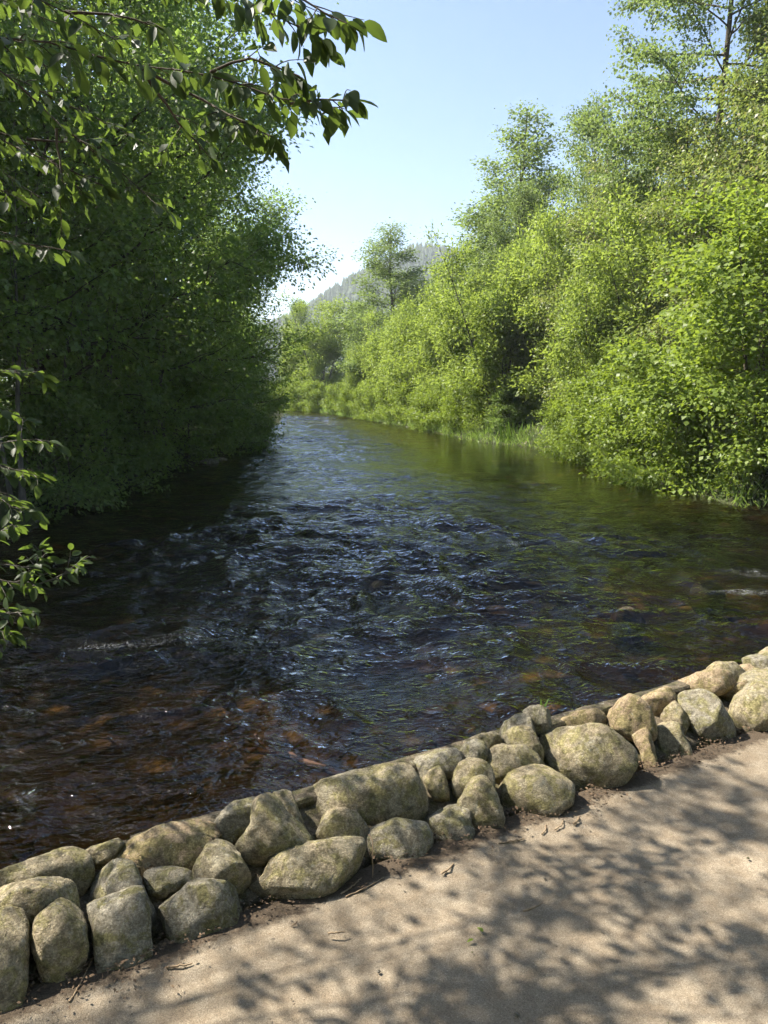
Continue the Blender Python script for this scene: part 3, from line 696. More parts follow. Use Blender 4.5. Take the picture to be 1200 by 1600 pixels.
# ---- left bank, nearest first
LG = 'trees along the shaded left bank'
for nm, pr, x, y, H, rot, wd, lab in [
    ('alder_tree', 'alder_b', -7.9, 13.2, 11.0, 0.2, 1.0, 'dark multi-stemmed alder at the left edge, nearest of the left bank'),
    ('alder_tree', 'alder_a', -7.4, 16.6, 14.0, -0.3, 0.9, 'tall dark alder second along the shaded left bank'),
    ('alder_tree', 'alder_c', -7.2, 20.0, 14.0, 0.3, 0.95, 'dark alder with low boughs over the water, third along the left bank'),
    ('alder_tree', 'alder_b', -7.3, 23.6, 14.0, -0.4, 0.9, 'dark alder with several thin stems midway along the left bank'),
    ('alder_tree', 'alder_a', -7.2, 27.6, 13.0, 0.5, 0.9, 'alder whose outer crown edge stands against the sky on the left'),
    ('alder_tree', 'alder_c', -7.2, 32.0, 11.0, -0.2, 1.1, 'alder reaching furthest over the river before the bend, left bank'),
    ('alder_tree', 'alder_b', -8.2, 37.5, 10.0, 0.4, 0.9, 'shorter alder near the far bend on the left bank'),
    ('alder_tree', 'alder_a', -9.6, 44.0, 9.5, 0.1, 0.85, 'last alder before the bend on the left bank'),
    ('alder_tree', 'alder_a', -10.4, 11.3, 11.0, -0.6, 0.95, 'unseen alder added just beyond the left edge to shade the near left water'),  # out of view, added for its shade on the near left water
    ('alder_tree', 'alder_a', -12.5, 17.5, 12.5, 1.5, 1.0, 'alder standing behind the nearest left bank trees'),
    ('alder_tree', 'alder_b', -12.0, 22.5, 13.0, 2.4, 1.0, 'tall alder in the second row of the left bank'),
    ('alder_tree', 'alder_c', -11.8, 28.0, 12.0, 3.1, 1.0, 'alder in the back row behind the mid left bank'),
    ('alder_tree', 'alder_a', -12.0, 34.0, 11.0, 4.0, 1.0, 'alder in the back row towards the bend'),
    ('alder_tree', 'alder_b', -17.0, 25.5, 13.0, 5.0, 1.1, 'alder deep in the wood behind the left bank'),
    ('alder_tree', 'alder_c', -14.0, 42.0, 10.0, 1.0, 1.0, 'alder at the far end of the left wood')]:
    tree(nm, pr, x, y, H, lab, 'tree', rot, wd, LG)
for x, y, H, rot, lab in [(-6.75, 13.3, 6.0, 0.2, 'cluster of thin bare stems at the near left waterline'), (-6.9, 15.6, 6.5, 1.4, 'second cluster of thin bare stems on the left bank'),
                          (-6.7, 18.4, 6.5, 2.8, 'thin bare stems standing third along the left bank'), (-6.5, 21.8, 6.0, 4.1, 'thin bare stems midway along the left waterline')]:
    tree('sapling', 'sapling', x, y, H, lab, 'tree', rot, 1.0, LG)
SG = 'shrubs overhanging the left waterline'
for x, y, H, rot, lab in [
    (-6.3, 14.6, 2.4, 0.4, 'dark leafy shrub hanging over the water at the near left bank'),
    (-6.6, 17.2, 2.8, 1.9, 'dark shrub at the foot of the second left bank alder'),
    (-6.4, 20.3, 2.6, 3.2, 'shrub with drooping leaves by the left waterline stones'),
    (-6.2, 23.6, 2.8, 4.4, 'shaded shrub midway along the left waterline'),
    (-6.0, 27.2, 3.0, 5.5, 'shrub leaning over the dark water past midway on the left'),
    (-5.9, 31.2, 3.0, 0.9, 'shrub at the tip of the left bank shade'),
    (-6.6, 36.5, 3.0, 2.5, 'small shrub by the riffle at the left of the bend'),
    (-7.0, 41.5, 3.2, 3.9, 'furthest shrub on the left waterline'),
    (-8.8, 15.3, 3.4, 2.2, 'shrub among the stems behind the nearest left alder'),
    (-9.2, 19.5, 3.6, 5.2, 'shrub among the stems behind the third left alder'),
    (-9.0, 24.5, 3.6, 1.2, 'shrub in the gloom between left bank alder stems'),
    (-8.8, 29.8, 3.4, 4.8, 'shrub in the gloom near the end of the left bank')]:
    tree('shrub', 'low_shrub', x, y, H, lab, 'shrub', rot, 1.0, SG)

# ---- right bank
RG_ = 'trees along the sunlit right bank'
for nm, pr, x, y, H, rot, wd, lab in [
    ('hornbeam_tree', 'hornbeam', 11.8, 20.5, 14.0, 0.5, 0.95, 'tall olive-green tree with drooping leaves at the right edge'),
    ('alder_tree', 'tall_alder', 10.7, 27.0, 18.2, 2.0, 0.9, 'tall open alder with level boughs and bare stem against the sky'),
    ('hornbeam_tree', 'hornbeam_b', 7.9, 29.5, 10.6, 1.2, 0.95, 'yellowish bushy tree below and left of the tall open alder'),
    ('hornbeam_tree', 'hornbeam_b', 9.6, 24.0, 9.0, 4.2, 1.0, 'olive bushy tree right behind the bright maple bush'),
    ('grey_green_tree', 'spire', 7.6, 42.0, 14.8, 0.7, 1.35, 'tall pointed grey-green tree rising left of the alder'),
    ('grey_green_tree', 'broad', 9.6, 37.0, 13.2, 3.3, 0.8, 'rounded green tree between the pointed tree and the alder'),
    ('grey_green_tree', 'broad', 8.0, 46.0, 11.5, 5.1, 0.8, 'green tree on the left shoulder of the pointed tree'),
    ('conical_tree', 'spire', 0.3, 60.0, 12.8, 2.6, 1.6, 'slender conical tree with visible stem in front of the hill'),
    ('grey_green_tree', 'broad', 4.4, 72.0, 9.2, 1.1, 0.8, 'brownish-green tree just right of the conical tree'),
    ('grey_green_tree', 'broad', 8.6, 58.0, 10.0, 4.0, 0.8, 'green tree half hidden behind the mid right willows'),
    ('grey_green_tree', 'broad', 6.8, 38.5, 10.4, 2.2, 0.85, 'light green rounded tree in front of the pointed tree'),
    ('grey_green_tree', 'broad', 6.0, 44.0, 10.6, 1.9, 0.8, 'green tree at the left end of the tall right bank trees'),
    ('hornbeam_tree', 'hornbeam', 13.4, 25.0, 16.0, 4.4, 0.9, 'tall olive tree filling the top right corner behind the alder'),
    ('hornbeam_tree', 'hornbeam', 14.5, 31.0, 13.0, 2.9, 0.9, 'olive tree behind the tall alder at right'),
    ('hornbeam_tree', 'hornbeam', 16.5, 24.0, 13.0, 5.6, 0.9, 'olive tree furthest right behind the drooping-leaved tree'),
    ('grey_green_tree', 'broad', 13.5, 40.0, 13.0, 0.4, 0.9, 'green tree filling the wood behind the rounded tree'),
    ('grey_green_tree', 'broad', -9.5, 90.0, 10.0, 2.2, 0.9, 'far tree at the end of the river left of the hill foot'),
    ('grey_green_tree', 'broad', -3.0, 88.0, 9.5, 0.2, 0.9, 'far tree under the hill behind the round willow'),
    ('grey_green_tree', 'spire', 2.5, 92.0, 11.5, 3.7, 1.0, 'far pointed tree behind the conical tree'),
    ('grey_green_tree', 'broad', -16.0, 84.0, 10.0, 5.0, 1.0, 'far tree beyond the bend at the left'),
    ('grey_green_tree', 'broad', -23.0, 80.0, 11.0, 1.7, 1.0, 'far tree beyond the bend hidden mostly by left alders')]:
    tree(nm, pr, x, y, H, lab, 'tree', rot, wd, RG_)
WG = 'willows along the right waterline'
for pr, x, y, H, rot, wd, lab in [
    ('willow', 5.2, 34.2, 7.6, 0.3, 1.0, 'bright yellow-green willow bush with leaning stems above the reeds'),
    ('willow', 4.2, 40.0, 7.4, 2.1, 1.0, 'light green willow left of the willow above the reeds'),
    ('willow_b', 2.2, 46.0, 6.6, 4.0, 1.0, 'light green willow in the middle of the right bank row'),
    ('willow_b', 0.2, 52.5, 6.0, 1.2, 1.0, 'low light willow at the inside of the bend'),
    ('willow_b', -1.6, 58.5, 4.6, 5.3, 1.0, 'small low willow at the water under the conical tree'),
    ('willow', 7.0, 32.5, 8.2, 4.9, 0.9, 'tall willow bush right of the reeds under the yellowish tree'),
    ('willow_b', 7.4, 27.0, 6.0, 2.7, 0.9, 'willow bush at the right waterline behind the maple bush'),
    ('willow_b', 6.4, 36.6, 6.8, 3.6, 1.0, 'willow filling the gap behind the willow above the reeds'),
    ('willow_b', 3.4, 43.2, 6.6, 0.9, 1.0, 'willow between the light green and the middle willow'),
    ('willow_b', 1.5, 49.4, 6.2, 5.0, 1.0, 'willow between the middle willow and the bend'),
    ('willow', 8.6, 31.0, 8.0, 1.7, 1.0, 'willow bush filling the gap under the tall open alder'),
    ('willow', 8.9, 26.0, 7.4, 3.9, 1.0, 'willow bush right behind the largest maple bush'),
    ('willow', -6.0, 76.0, 9.3, 0.8, 1.05, 'round pale willow at the end of the visible river'),
    ('willow_b', -8.8, 80.0, 6.5, 3.3, 1.0, 'low pale willow at the far left end of the river'),
    ('willow', 6.0, 49.5, 8.0, 5.9, 0.9, 'taller willow in the second row behind the right bank willows'),
    ('willow', 3.0, 64.0, 8.5, 2.9, 0.9, 'pale willow right beside the conical tree stem')]:
    tree('willow_bush', pr, x, y, H, lab, 'bush', rot, wd, WG)
LS = 'low shrubs along the right waterline'
for pr, x, y, H, rot, lab in [
    ('low_maple', 8.2, 15.6, 2.2, 0.9, 'low bright leaves at the water under the large maple bush'),
    ('low_maple', 10.3, 15.2, 2.2, 3.0, 'low bright leaves at the water by the right edge'),
    ('low_maple', 6.9, 18.3, 2.4, 5.0, 'low bright leaves under the left side of the large maple bush'),
    ('low_maple', 6.5, 20.6, 2.2, 2.0, 'bright shrub touching the water left of the large maple bush'),
    ('low_maple', 6.4, 24.0, 2.0, 4.1, 'small bright shrub between two others on the right waterline'),
    ('low_maple', 6.6, 27.3, 2.0, 0.3, 'small green shrub before the white rock'),
    ('low_maple', 7.2, 22.5, 2.6, 0.0, 'low bright shrub dipping to the water left of the maple bush'),
    ('low_maple', 7.2, 25.5, 2.4, 1.1, 'low green shrub on the right waterline towards the white rock'),
    ('low_maple', 7.3, 29.2, 2.2, 2.2, 'low green shrub just right of the white rock'),
    ('low_maple', 4.6, 34.4, 1.9, 0.8, 'small shrub just left of the reeds'),
    ('low_maple', 2.3, 42.6, 2.0, 3.1, 'small bright shrub between two willows at the water'),
    ('low_maple', 1.0, 47.3, 2.0, 5.1, 'small bright shrub past the middle willow at the water'),
    ('low_maple', -0.4, 51.9, 2.0, 1.1, 'small bright shrub beneath the low willow of the bend'),
    ('low_maple', -2.4, 57.6, 2.0, 4.1, 'small bright shrub under the conical tree at the water'),
    ('low_shrub', 5.2, 33.0, 1.7, 3.3, 'low dark shrub beside the reeds'),
    ('low_maple', 3.7, 36.8, 2.2, 4.4, 'low bright shrub left of the reeds on the waterline'),
    ('low_maple', 2.9, 40.2, 2.2, 5.5, 'low bright shrub at the foot of the light green willow'),
    ('low_maple', 1.8, 45.0, 2.2, 0.6, 'low bright shrub midway along the far right waterline'),
    ('low_maple', 0.4, 49.4, 2.2, 1.7, 'low bright shrub before the low willow at the bend'),
    ('low_maple', -1.2, 54.3, 2.2, 2.8, 'low bright shrub where the river bends'),
    ('low_maple', -6.0, 67.6, 2.4, 0.5, 'low shrub at the outer bank of the far bend'),
    ('low_maple', -7.5, 70.2, 2.6, 1.6, 'second low shrub on the outer bank of the far bend'),
    ('low_maple', -8.9, 72.8, 2.6, 2.9, 'third low shrub on the outer bank of the far bend'),
    ('low_maple', -10.4, 75.6, 2.6, 4.9, 'last low shrub on the outer bank of the far bend'),
    ('low_maple', -3.6, 62.5, 2.2, 3.9, 'low bright shrub furthest up the right waterline')]:
    tree('shrub', pr, x, y, H, lab, 'shrub', rot, 1.0, LS)

# ---- unseen trees added behind the path to cut sky light on the stone fronts
for x, y, H, rot, pr, lab in [(-8.5, -4.0, 11.0, 0.3, 'broad', 'unseen tree added behind the path at far left to screen the sky'), (-3.0, -6.5, 12.0, 1.3, 'hornbeam', 'unseen tree added behind the path left of the middle to screen the sky'), (2.5, -6.0, 12.0, 2.3, 'broad', 'unseen tree added behind the path at the middle to screen the sky'),
                              (7.0, -4.5, 12.0, 3.3, 'hornbeam', 'unseen tree added behind the path at right to screen the sky'), (9.5, 1.5, 11.0, 4.3, 'broad', 'unseen tree added beside the path at far right to screen the sky'), (-0.5, -11.0, 13.0, 5.0, 'broad', 'unseen tree added in the second row behind the path to screen the sky')]:
    t_ = tree('sky_screen_tree', pr, x, y, H, lab, 'tree', rot, 1.05, 'added sky-screening trees behind the path')
    t_.location.z = -0.05

# ---- near right: bright maple bushes hanging over the water
MB = 'maple bushes at the right edge'
mb1 = tree('maple_bush', 'maple_bush', 8.6, 17.4, 5.8, 'large bright green maple bush hanging over the water at right', 'bush', 0.4, 1.12, MB)
tree('maple_bush', 'maple_bush', 11.4, 16.4, 5.4, 'bright maple bush at the right edge beside the largest bush', 'bush', 2.6, 1.0, MB)
tree('maple_bush', 'maple_bush', 10.0, 20.8, 6.0, 'taller maple bush behind the largest bush at right', 'bush', 4.4, 1.0, MB)

# leaf shapes with a midrib fold, a pointed tip and a curl; one lobed for the maples
def oval_leaf(name, seed, mat, width=0.46, curl=0.25):
    rg = np.random.default_rng(seed)
    ys = np.array([0.0, 0.12, 0.3, 0.5, 0.7, 0.86, 1.0]); ws = np.array([0.0, 0.62, 0.95, 1.0, 0.78, 0.42, 0.0]) * width / 2
    V, F = [], []
    for y_, w_ in zip(ys, ws):
        z0 = -curl * y_ * y_ * 0.5
        for sgn in (-1, 0, 1):
            V.append((sgn * w_ * (1 + rg.uniform(-.06, .06)), y_ + (0.02 * abs(sgn)), z0 + abs(sgn) * w_ * 0.32 + rg.uniform(-.01, .01) * abs(sgn)))
    for i in range(len(ys) - 1):
        for j in (0, 1):
            a = i * 3 + j; F.append([a, a + 1, a + 4, a + 3])
    me = mesh_np(name, V, F, (mat,), True)
    attr(me, 'tint', np.full(len(F), rg.uniform(0.25, 0.85)), 'FACE')
    return me

def maple_leaf(name, seed, mat):
    rg = np.random.default_rng(seed)
    prof = [(0.0, 0.0), (0.22, -0.05), (0.45, 0.12), (0.30, 0.30), (0.52, 0.58), (0.26, 0.58), (0.17, 0.72), (0.0, 1.0), (-0.17, 0.72), (-0.26, 0.58), (-0.52, 0.58), (-0.30, 0.30), (-0.45, 0.12), (-0.22, -0.05)]
    V = [(0, 0.4, 0.0)] + [(x_, y_, 0.18 * abs(x_) - 0.22 * y_ * y_ + rg.uniform(-.02, .02)) for x_, y_ in prof]
    n = len(prof)
    me = mesh_np(name, V, [[0, 1 + i, 1 + (i + 1) % n] for i in range(n)], (mat,), True)
    attr(me, 'tint', np.full(n, rg.uniform(0.3, 0.95)), 'FACE')
    return me

def leaf_matrix(p, ax, nr, L):
    y = Vector(ax).normalized(); x = y.cross(Vector(nr)).normalized(); z = x.cross(y)
    m = Matrix((x, y, z)).transposed().to_4x4()
    return Matrix.Translation(Vector(p)) @ m @ Matrix.Scale(L, 4)

def leaf_object(me, parent, p, ax, nr, L):
    o = bpy.data.objects.new('leaf', me); col.objects.link(o); o.parent = parent
    o.matrix_basis = leaf_matrix(p, ax, nr, L)
    return o

# foremost maple leaves, one by one, on the side of the bush towards the path
MLEAF = [maple_leaf('maple_leaf', 300 + i, M['leaf_maple']) for i in range(5)]
rgm = np.random.default_rng(44)
inv = 1.0 / mb1.scale[0]
k = 0
while k < 300:
    az = rgm.uniform(-2.9, -0.4); el = rgm.uniform(-0.25, 0.85)
    q = np.array([math.cos(az) * math.cos(el) * 3.9, math.sin(az) * math.cos(el) * 3.5, 1.7 + 3.4 * math.sin(el)])
    q *= 1 + 0.12 * float(vnoise(np.array([az * 2.5]), np.array([el * 2.5]), seed=4)[0]); q[2] += rgm.normal(0, .1)
    if q[2] < 0.25: q[2] = rgm.uniform(0.25, 0.6)
    rot = Matrix.Rotation(-0.4, 3, 'Z')
    ql = rot @ Vector(q) * inv; ql.z = q[2] / mb1.scale[2]
    ax = rot @ Vector((q[0] * .4 + rgm.normal(0, .6), q[1] * .4 + rgm.normal(0, .6), -0.8)); nr = Vector((rgm.normal(-.2, .4), rgm.normal(-.3, .4), 1.0))
    leaf_object(MLEAF[k % 5], mb1, ql, ax, nr, rgm.uniform(0.085, 0.125))
    k += 1
NEAR_BRANCHES = [  # branch points taken from image pixels at chosen depths, stored as world coordinates
  [(-1.97, 2.30, 2.22), (-1.59, 2.45, 2.51), (-1.16, 2.55, 2.65), (-0.89, 2.60, 2.61), (-0.74, 2.55, 2.55), (-0.52, 2.50, 2.52), (-0.38, 2.45, 2.45), (-0.27, 2.40, 2.40), (-0.13, 2.40, 2.39)],
  [(-0.74, 2.55, 2.55), (-0.64, 2.60, 2.51), (-0.55, 2.65, 2.48), (-0.43, 2.50, 2.38), (-0.32, 2.45, 2.32)],
  [(-1.71, 2.40, 2.74), (-1.25, 2.40, 2.85), (-0.81, 2.40, 2.82), (-0.54, 2.40, 2.74), (-0.36, 2.35, 2.64), (-0.24, 2.30, 2.56), (-0.17, 2.30, 2.53)],
  [(-0.54, 2.40, 2.74), (-0.35, 2.35, 2.71), (-0.23, 2.30, 2.64), (-0.10, 2.25, 2.55)],
  [(-0.52, 2.50, 2.52), (-0.45, 2.45, 2.57), (-0.37, 2.40, 2.55), (-0.29, 2.40, 2.51), (-0.24, 2.40, 2.47)],
  [(-0.27, 2.40, 2.40), (-0.18, 2.35, 2.40), (-0.08, 2.35, 2.39)],
  [(-2.05, 2.70, 2.73), (-1.59, 2.80, 2.83), (-1.29, 2.80, 2.65), (-1.18, 2.80, 2.56), (-1.13, 2.85, 2.47), (-0.99, 2.90, 2.40), (-0.91, 2.90, 2.32), (-0.82, 2.90, 2.24)],
  [(-0.73, 2.55, 2.54), (-0.73, 2.70, 2.51), (-0.67, 2.80, 2.44), (-0.59, 2.80, 2.36)],
  [(-1.13, 2.85, 2.47), (-1.12, 2.85, 2.37), (-1.12, 2.85, 2.26)],
  [(-2.06, 3.00, 2.73), (-1.53, 3.00, 2.54), (-1.30, 3.00, 2.48), (-1.19, 3.00, 2.40), (-1.11, 3.00, 2.30)],
  [(-2.10, 3.00, 2.45), (-1.59, 3.00, 2.36), (-1.41, 3.00, 2.32), (-1.30, 3.00, 2.25)],
  [(-2.05, 2.90, 2.21), (-1.51, 2.90, 2.12), (-1.31, 2.90, 2.11), (-1.22, 2.90, 2.08), (-1.13, 2.90, 2.07)],
  [(-1.56, 2.60, 2.87), (-1.17, 2.60, 2.82), (-0.98, 2.60, 2.73), (-0.83, 2.60, 2.65)],
  [(-0.98, 2.60, 2.73), (-0.83, 2.60, 2.74), (-0.71, 2.60, 2.69)],
  [(-1.30, 3.00, 2.48), (-1.19, 3.00, 2.46), (-1.05, 3.00, 2.48)],
]
SHRUB_BRANCHES = [  # shrub branches likewise converted from image pixels and a chosen depth
  [(-2.98, 3.60, 1.25), (-2.20, 3.60, 1.60), (-1.84, 3.60, 1.67), (-1.70, 3.60, 1.66), (-1.57, 3.60, 1.63)],
  [(-2.20, 3.60, 1.60), (-1.83, 3.50, 1.54), (-1.68, 3.50, 1.49), (-1.61, 3.50, 1.44)],
  [(-2.98, 3.60, 1.25), (-2.20, 3.70, 1.33), (-1.87, 3.70, 1.30), (-1.71, 3.70, 1.36), (-1.60, 3.70, 1.33)],
  [(-2.20, 3.70, 1.33), (-1.84, 3.70, 1.21), (-1.72, 3.70, 1.18), (-1.66, 3.70, 1.16)],
  [(-2.20, 3.70, 1.33), (-1.92, 3.70, 1.05), (-1.80, 3.70, 1.02), (-1.72, 3.70, 0.99)],
  [(-2.98, 3.60, 1.25), (-2.31, 3.80, 0.78), (-1.93, 3.80, 0.71), (-1.77, 3.80, 0.68)],
  [(-2.31, 3.80, 0.78), (-1.94, 3.80, 0.61), (-1.81, 3.80, 0.58), (-1.74, 3.80, 0.66), (-1.73, 3.80, 0.78)],
  [(-1.81, 3.80, 0.58), (-1.72, 3.90, 0.59), (-1.64, 3.90, 0.62), (-1.58, 3.90, 0.69)],
  [(-2.98, 3.60, 1.25), (-2.31, 3.60, 0.57), (-1.85, 3.60, 0.50), (-1.69, 3.60, 0.52)],
  [(-2.31, 3.60, 0.57), (-1.92, 3.60, 0.42), (-1.80, 3.60, 0.41)],
  [(-2.31, 3.80, 0.78), (-1.98, 3.80, 0.84), (-1.87, 3.80, 0.86), (-1.85, 3.80, 0.91)],
]

# ================================================================== NEAR TREE AND NEAR SHRUB
NLEAF = [oval_leaf('near_leaf', 400 + i, M['leaf_near'], 0.46 + 0.03 * (i % 3), 0.15 + 0.12 * (i % 4)) for i in range(8)]
CAMP = np.array([0, 0, 1.6]); PITCH = R(9.385)
def on_view(p):
    """rough visible size of a point for choosing which leaves become parts (0 = outside the picture)"""
    d = np.asarray(p) - CAMP
    dep = d[1] * math.cos(PITCH) - d[2] * math.sin(PITCH)
    if dep < 0.1: return 0
    x = d[0] / dep; y = (d[1] * math.sin(PITCH) + d[2] * math.cos(PITCH)) / dep
    return 1.0 / dep if abs(x) < 0.53 and abs(y) < 0.70 else 0

def leafy_branches(root, branches, seed, Lf, leaf_rng, r_start, step=0.05, twig_len=(0.08, 0.2), cut=0.25, droop=0.75):
    rg = np.random.default_rng(seed)
    T = Tubes(); leaves = []
    for bi, br in enumerate(branches):
        P = np.array(br, float)
        seg = np.linalg.norm(np.diff(P, axis=0), axis=1); s = np.concatenate([[0], np.cumsum(seg)]); tot = s[-1]
        n = max(5, int(tot / 0.06)); ss = np.linspace(0, tot, n)
        C = np.stack([np.interp(ss, s, P[:, j]) for j in range(3)], 1)
        for _ in range(4): C[1:-1] = (C[:-2] + 2 * C[1:-1] + C[2:]) / 4
        C[1:-1] += rg.normal(0, 0.0025, (n - 2, 3))
        rb = r_start * (0.55 + 0.45 * min(1, tot / 1.2))
        T.add(C, np.linspace(rb, 0.0018, n), 5)
        u_ = tot * cut; flip = 1
        while u_ < tot:
            p = np.array([np.interp(u_, ss, C[:, j]) for j in range(3)])
            q = np.array([np.interp(min(u_ + 0.03, tot), ss, C[:, j]) for j in range(3)]) - np.array([np.interp(max(u_ - 0.03, 0), ss, C[:, j]) for j in range(3)])
            q = unit(q); sd = unit(np.cross(q, [0, 0, 1])) * flip; flip = -flip
            tl = rg.uniform(*twig_len) * (1.0 if u_ < tot * 0.85 else 0.6)
            d = unit(q * 0.7 + sd * 0.8 + rg.normal(0, 0.25, 3) + np.array([0, 0, 0.05]))
            tw = bent(p, d, tl, 4, rg, -0.35, 0.12)
            T.add(tw, np.linspace(0.0022, 0.001, 5), 3)
            nl = max(3, int(tl / 0.028))
            for k in range(nl):
                f = (k + 0.7) / nl * 4; a = int(min(f, 3)); pb = tw[a] + (tw[a + 1] - tw[a]) * (f - a)
                td_ = unit(tw[a + 1] - tw[a]); s2 = unit(np.cross(td_, [0, 0, 1])) * (1 if k % 2 else -1)
                ax = unit(td_ * 0.6 + s2 * rg.uniform(0.3, 0.9) + rg.normal(0, 0.25, 3) + np.array([0, 0, -droop * rg.uniform(0.3, 1.4)]))
                nr = np.array([0, 0, 1.0]) + rg.normal(0, 0.45, 3) + s2 * 0.3
                if k == nl - 1: ax = unit(td_ + np.array([0, 0, -0.4]) + rg.normal(0, 0.2, 3))
                pt = pb + ax * 0.008
                leaves.append((pt, ax, nr, rg.uniform(*leaf_rng)))
            u_ += step * rg.uniform(0.6, 1.5)
        # tip spray
        for k in range(4):
            ax = unit(unit(C[-1] - C[-3]) + rg.normal(0, 0.5, 3) + np.array([0, 0, -droop * 0.6]))
            leaves.append((C[-1], ax, np.array([0, 0, 1.0]) + rg.normal(0, .4, 3), rg.uniform(*leaf_rng)))
    return T, leaves

def split_leaves(root, leaves, Lf, base, extra=None, seed=1, mat='leaf_near'):
    off = np.array(base)
    order = sorted(range(len(leaves)), key=lambda i: -on_view(leaves[i][0]) * leaves[i][3])
    rest = []
    for rank, i in enumerate(order):
        p, ax, nr, L = leaves[i]
        if rank < 300 and on_view(p) > 0: leaf_object(Lf[i % len(Lf)], root, p - off, ax, nr, L)
        else: rest.append(i)
    Vs, Fs, n = [], [], 0
    if rest:
        pos = np.array([leaves[i][0] for i in rest]); ax = np.array([leaves[i][1] for i in rest]); nr = np.array([leaves[i][2] for i in rest]); L = np.array([leaves[i][3] for i in rest])
        V, F = leaf_quads(pos, ax, nr, L, L * 0.5); Vs.append(V); Fs.append(F); n += len(V)
    if extra is not None:
        V, F = leaf_quads(*extra); Vs.append(V); Fs.append(F + n)
    V = np.concatenate(Vs) - off; F = np.concatenate(Fs)
    me = mesh_np('foliage', V, F, (M[mat],))
    attr(me, 'tint', np.random.default_rng(seed).uniform(0.1, 0.9, len(F)), 'FACE')
    obj('crown', me, root, kind='stuff')

# the overhanging tree stands on the bank just outside the left edge
NB = (-4.0, 1.4, -0.1)
near = thing('bird_cherry_tree', 'overhanging tree whose large drooping leaves fill the upper left corner', 'tree', NB)
stem = np.array([(-4.0, 1.4, -0.35), (-3.98, 1.45, 0.8), (-3.95, 1.6, 1.9), (-3.9, 1.9, 3.0), (-3.8, 2.3, 3.9), (-3.65, 2.8, 4.8), (-3.5, 3.3, 5.6)])
start = np.array([(-2.86, 2.42, 1.8), (-2.88, 2.5, 2.2)])
NBR = [list(b) for b in NEAR_BRANCHES]
for i in (0, 2, 6, 9, 10, 11, 12):
    NBR[i] = [(-3.94, 1.65, 2.05 + 0.12 * (i % 5))] + NBR[i]
rgb = np.random.default_rng(17)
BACK = []
for i in range(12):                                             # more boughs further back in the same corner
    yy = rgb.uniform(2.9, 4.6); xx = -yy * rgb.uniform(0.26, 0.53); zz = 1.6 + yy * rgb.uniform(0.16, 0.62)
    s0 = np.array([-3.9, 1.95, rgb.uniform(2.4, 3.3)]); tg = np.array([xx, yy, zz])
    m1 = s0 * 0.6 + tg * 0.4 + np.array([0, 0.1, 0.25]); m2 = s0 * 0.25 + tg * 0.75 + np.array([0, 0, 0.2])
    BACK.append([tuple(s0), tuple(m1), tuple(m2), tuple(tg)])
T, lv = leafy_branches(near, NBR[6:], 21, NLEAF, (0.034, 0.076), 0.009, 0.050, (0.09, 0.20), 0.5)
T3, lv3 = leafy_branches(near, NBR[:6], 23, NLEAF, (0.046, 0.080), 0.008, 0.030, (0.06, 0.15), 0.45, 1.0)
lv += lv3; T.v += T3.v; T.f += [f + T.n for f in T3.f]; T.n += T3.n
T2, lv2 = leafy_branches(near, BACK, 22, NLEAF, (0.045, 0.075), 0.006, 0.036, (0.05, 0.13), 0.72)
lv += lv2; T.v += T2.v; T.f += [f + T.n for f in T2.f]; T.n += T2.n
T.add(stem, np.array([0.12, 0.095, 0.085, 0.07, 0.055, 0.038, 0.015]), 9)
# boughs of the high crown leaning out over the river; they shade path and wall
rgc = np.random.default_rng(91)
CEN = np.array([-3.7, 3.5, 4.75]); RAD = np.array([2.5, 1.7, 0.8])
cp, cd = [], []
for i in range(14):
    t = 0.62 + 0.36 * (i / 14)
    p0 = np.array([np.interp(t, np.linspace(0, 1, 7), stem[:, j]) for j in range(3)])
    dv = rgc.normal(0, 1, 3); dv /= np.linalg.norm(dv); tgt = CEN + dv * RAD * rgc.uniform(0.55, 1.0)
    L = np.linalg.norm(tgt - p0)
    lb = bent(p0, tgt - p0, L, 7, rgc, 0.1, 0.06)
    T.add(lb, np.linspace(0.014, 0.003, 8), 5)
    for q in range(4):
        f = rgc.uniform(3.5, 7); a = int(min(f, 6)); pb = lb[a] + (lb[a + 1] - lb[a]) * (f - a)
        sb = bent(pb, unit(lb[a + 1] - lb[a]) + rgc.normal(0, 0.7, 3), rgc.uniform(0.2, 0.5), 4, rgc, -0.2, 0.2)
        T.add(sb, np.linspace(0.006, 0.002, 5), 3)
        for z in (3, 4): cp.append(sb[z]); cd.append(sb[z] - sb[z - 1])
cp = np.array(cp); cd = unit(np.array(cd)); n = 2700
strip = np.abs((cp[:, 1] - 3.25) - (cp[:, 0] + 4.5) * 0.58 + (cp[:, 2] - 4.75) * -0.6) < 0.42      # crown opened in this band to let sun patches reach the wall
keep = ~strip | (vnoise(cp[:, 0] * 2.2, cp[:, 1] * 2.2, seed=19) > 0.22)
cp, cd = cp[keep], cd[keep]; n = int(n * keep.mean())
kk = rgc.integers(0, len(cp), n)
pos = cp[kk] + rgc.normal(0, 0.065, (n, 3)); ax = unit(cd[kk] + rgc.normal(0, 0.6, (n, 3))) + np.array([0, 0, -0.5])
Lc = rgc.uniform(0.06, 0.10, n)
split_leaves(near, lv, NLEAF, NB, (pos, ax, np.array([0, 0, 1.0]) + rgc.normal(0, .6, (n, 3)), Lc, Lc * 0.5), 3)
tm = T.mesh('trunk', M['bark']); tm.transform(Matrix.Translation(-Vector(NB)))
obj('trunk', tm, near)

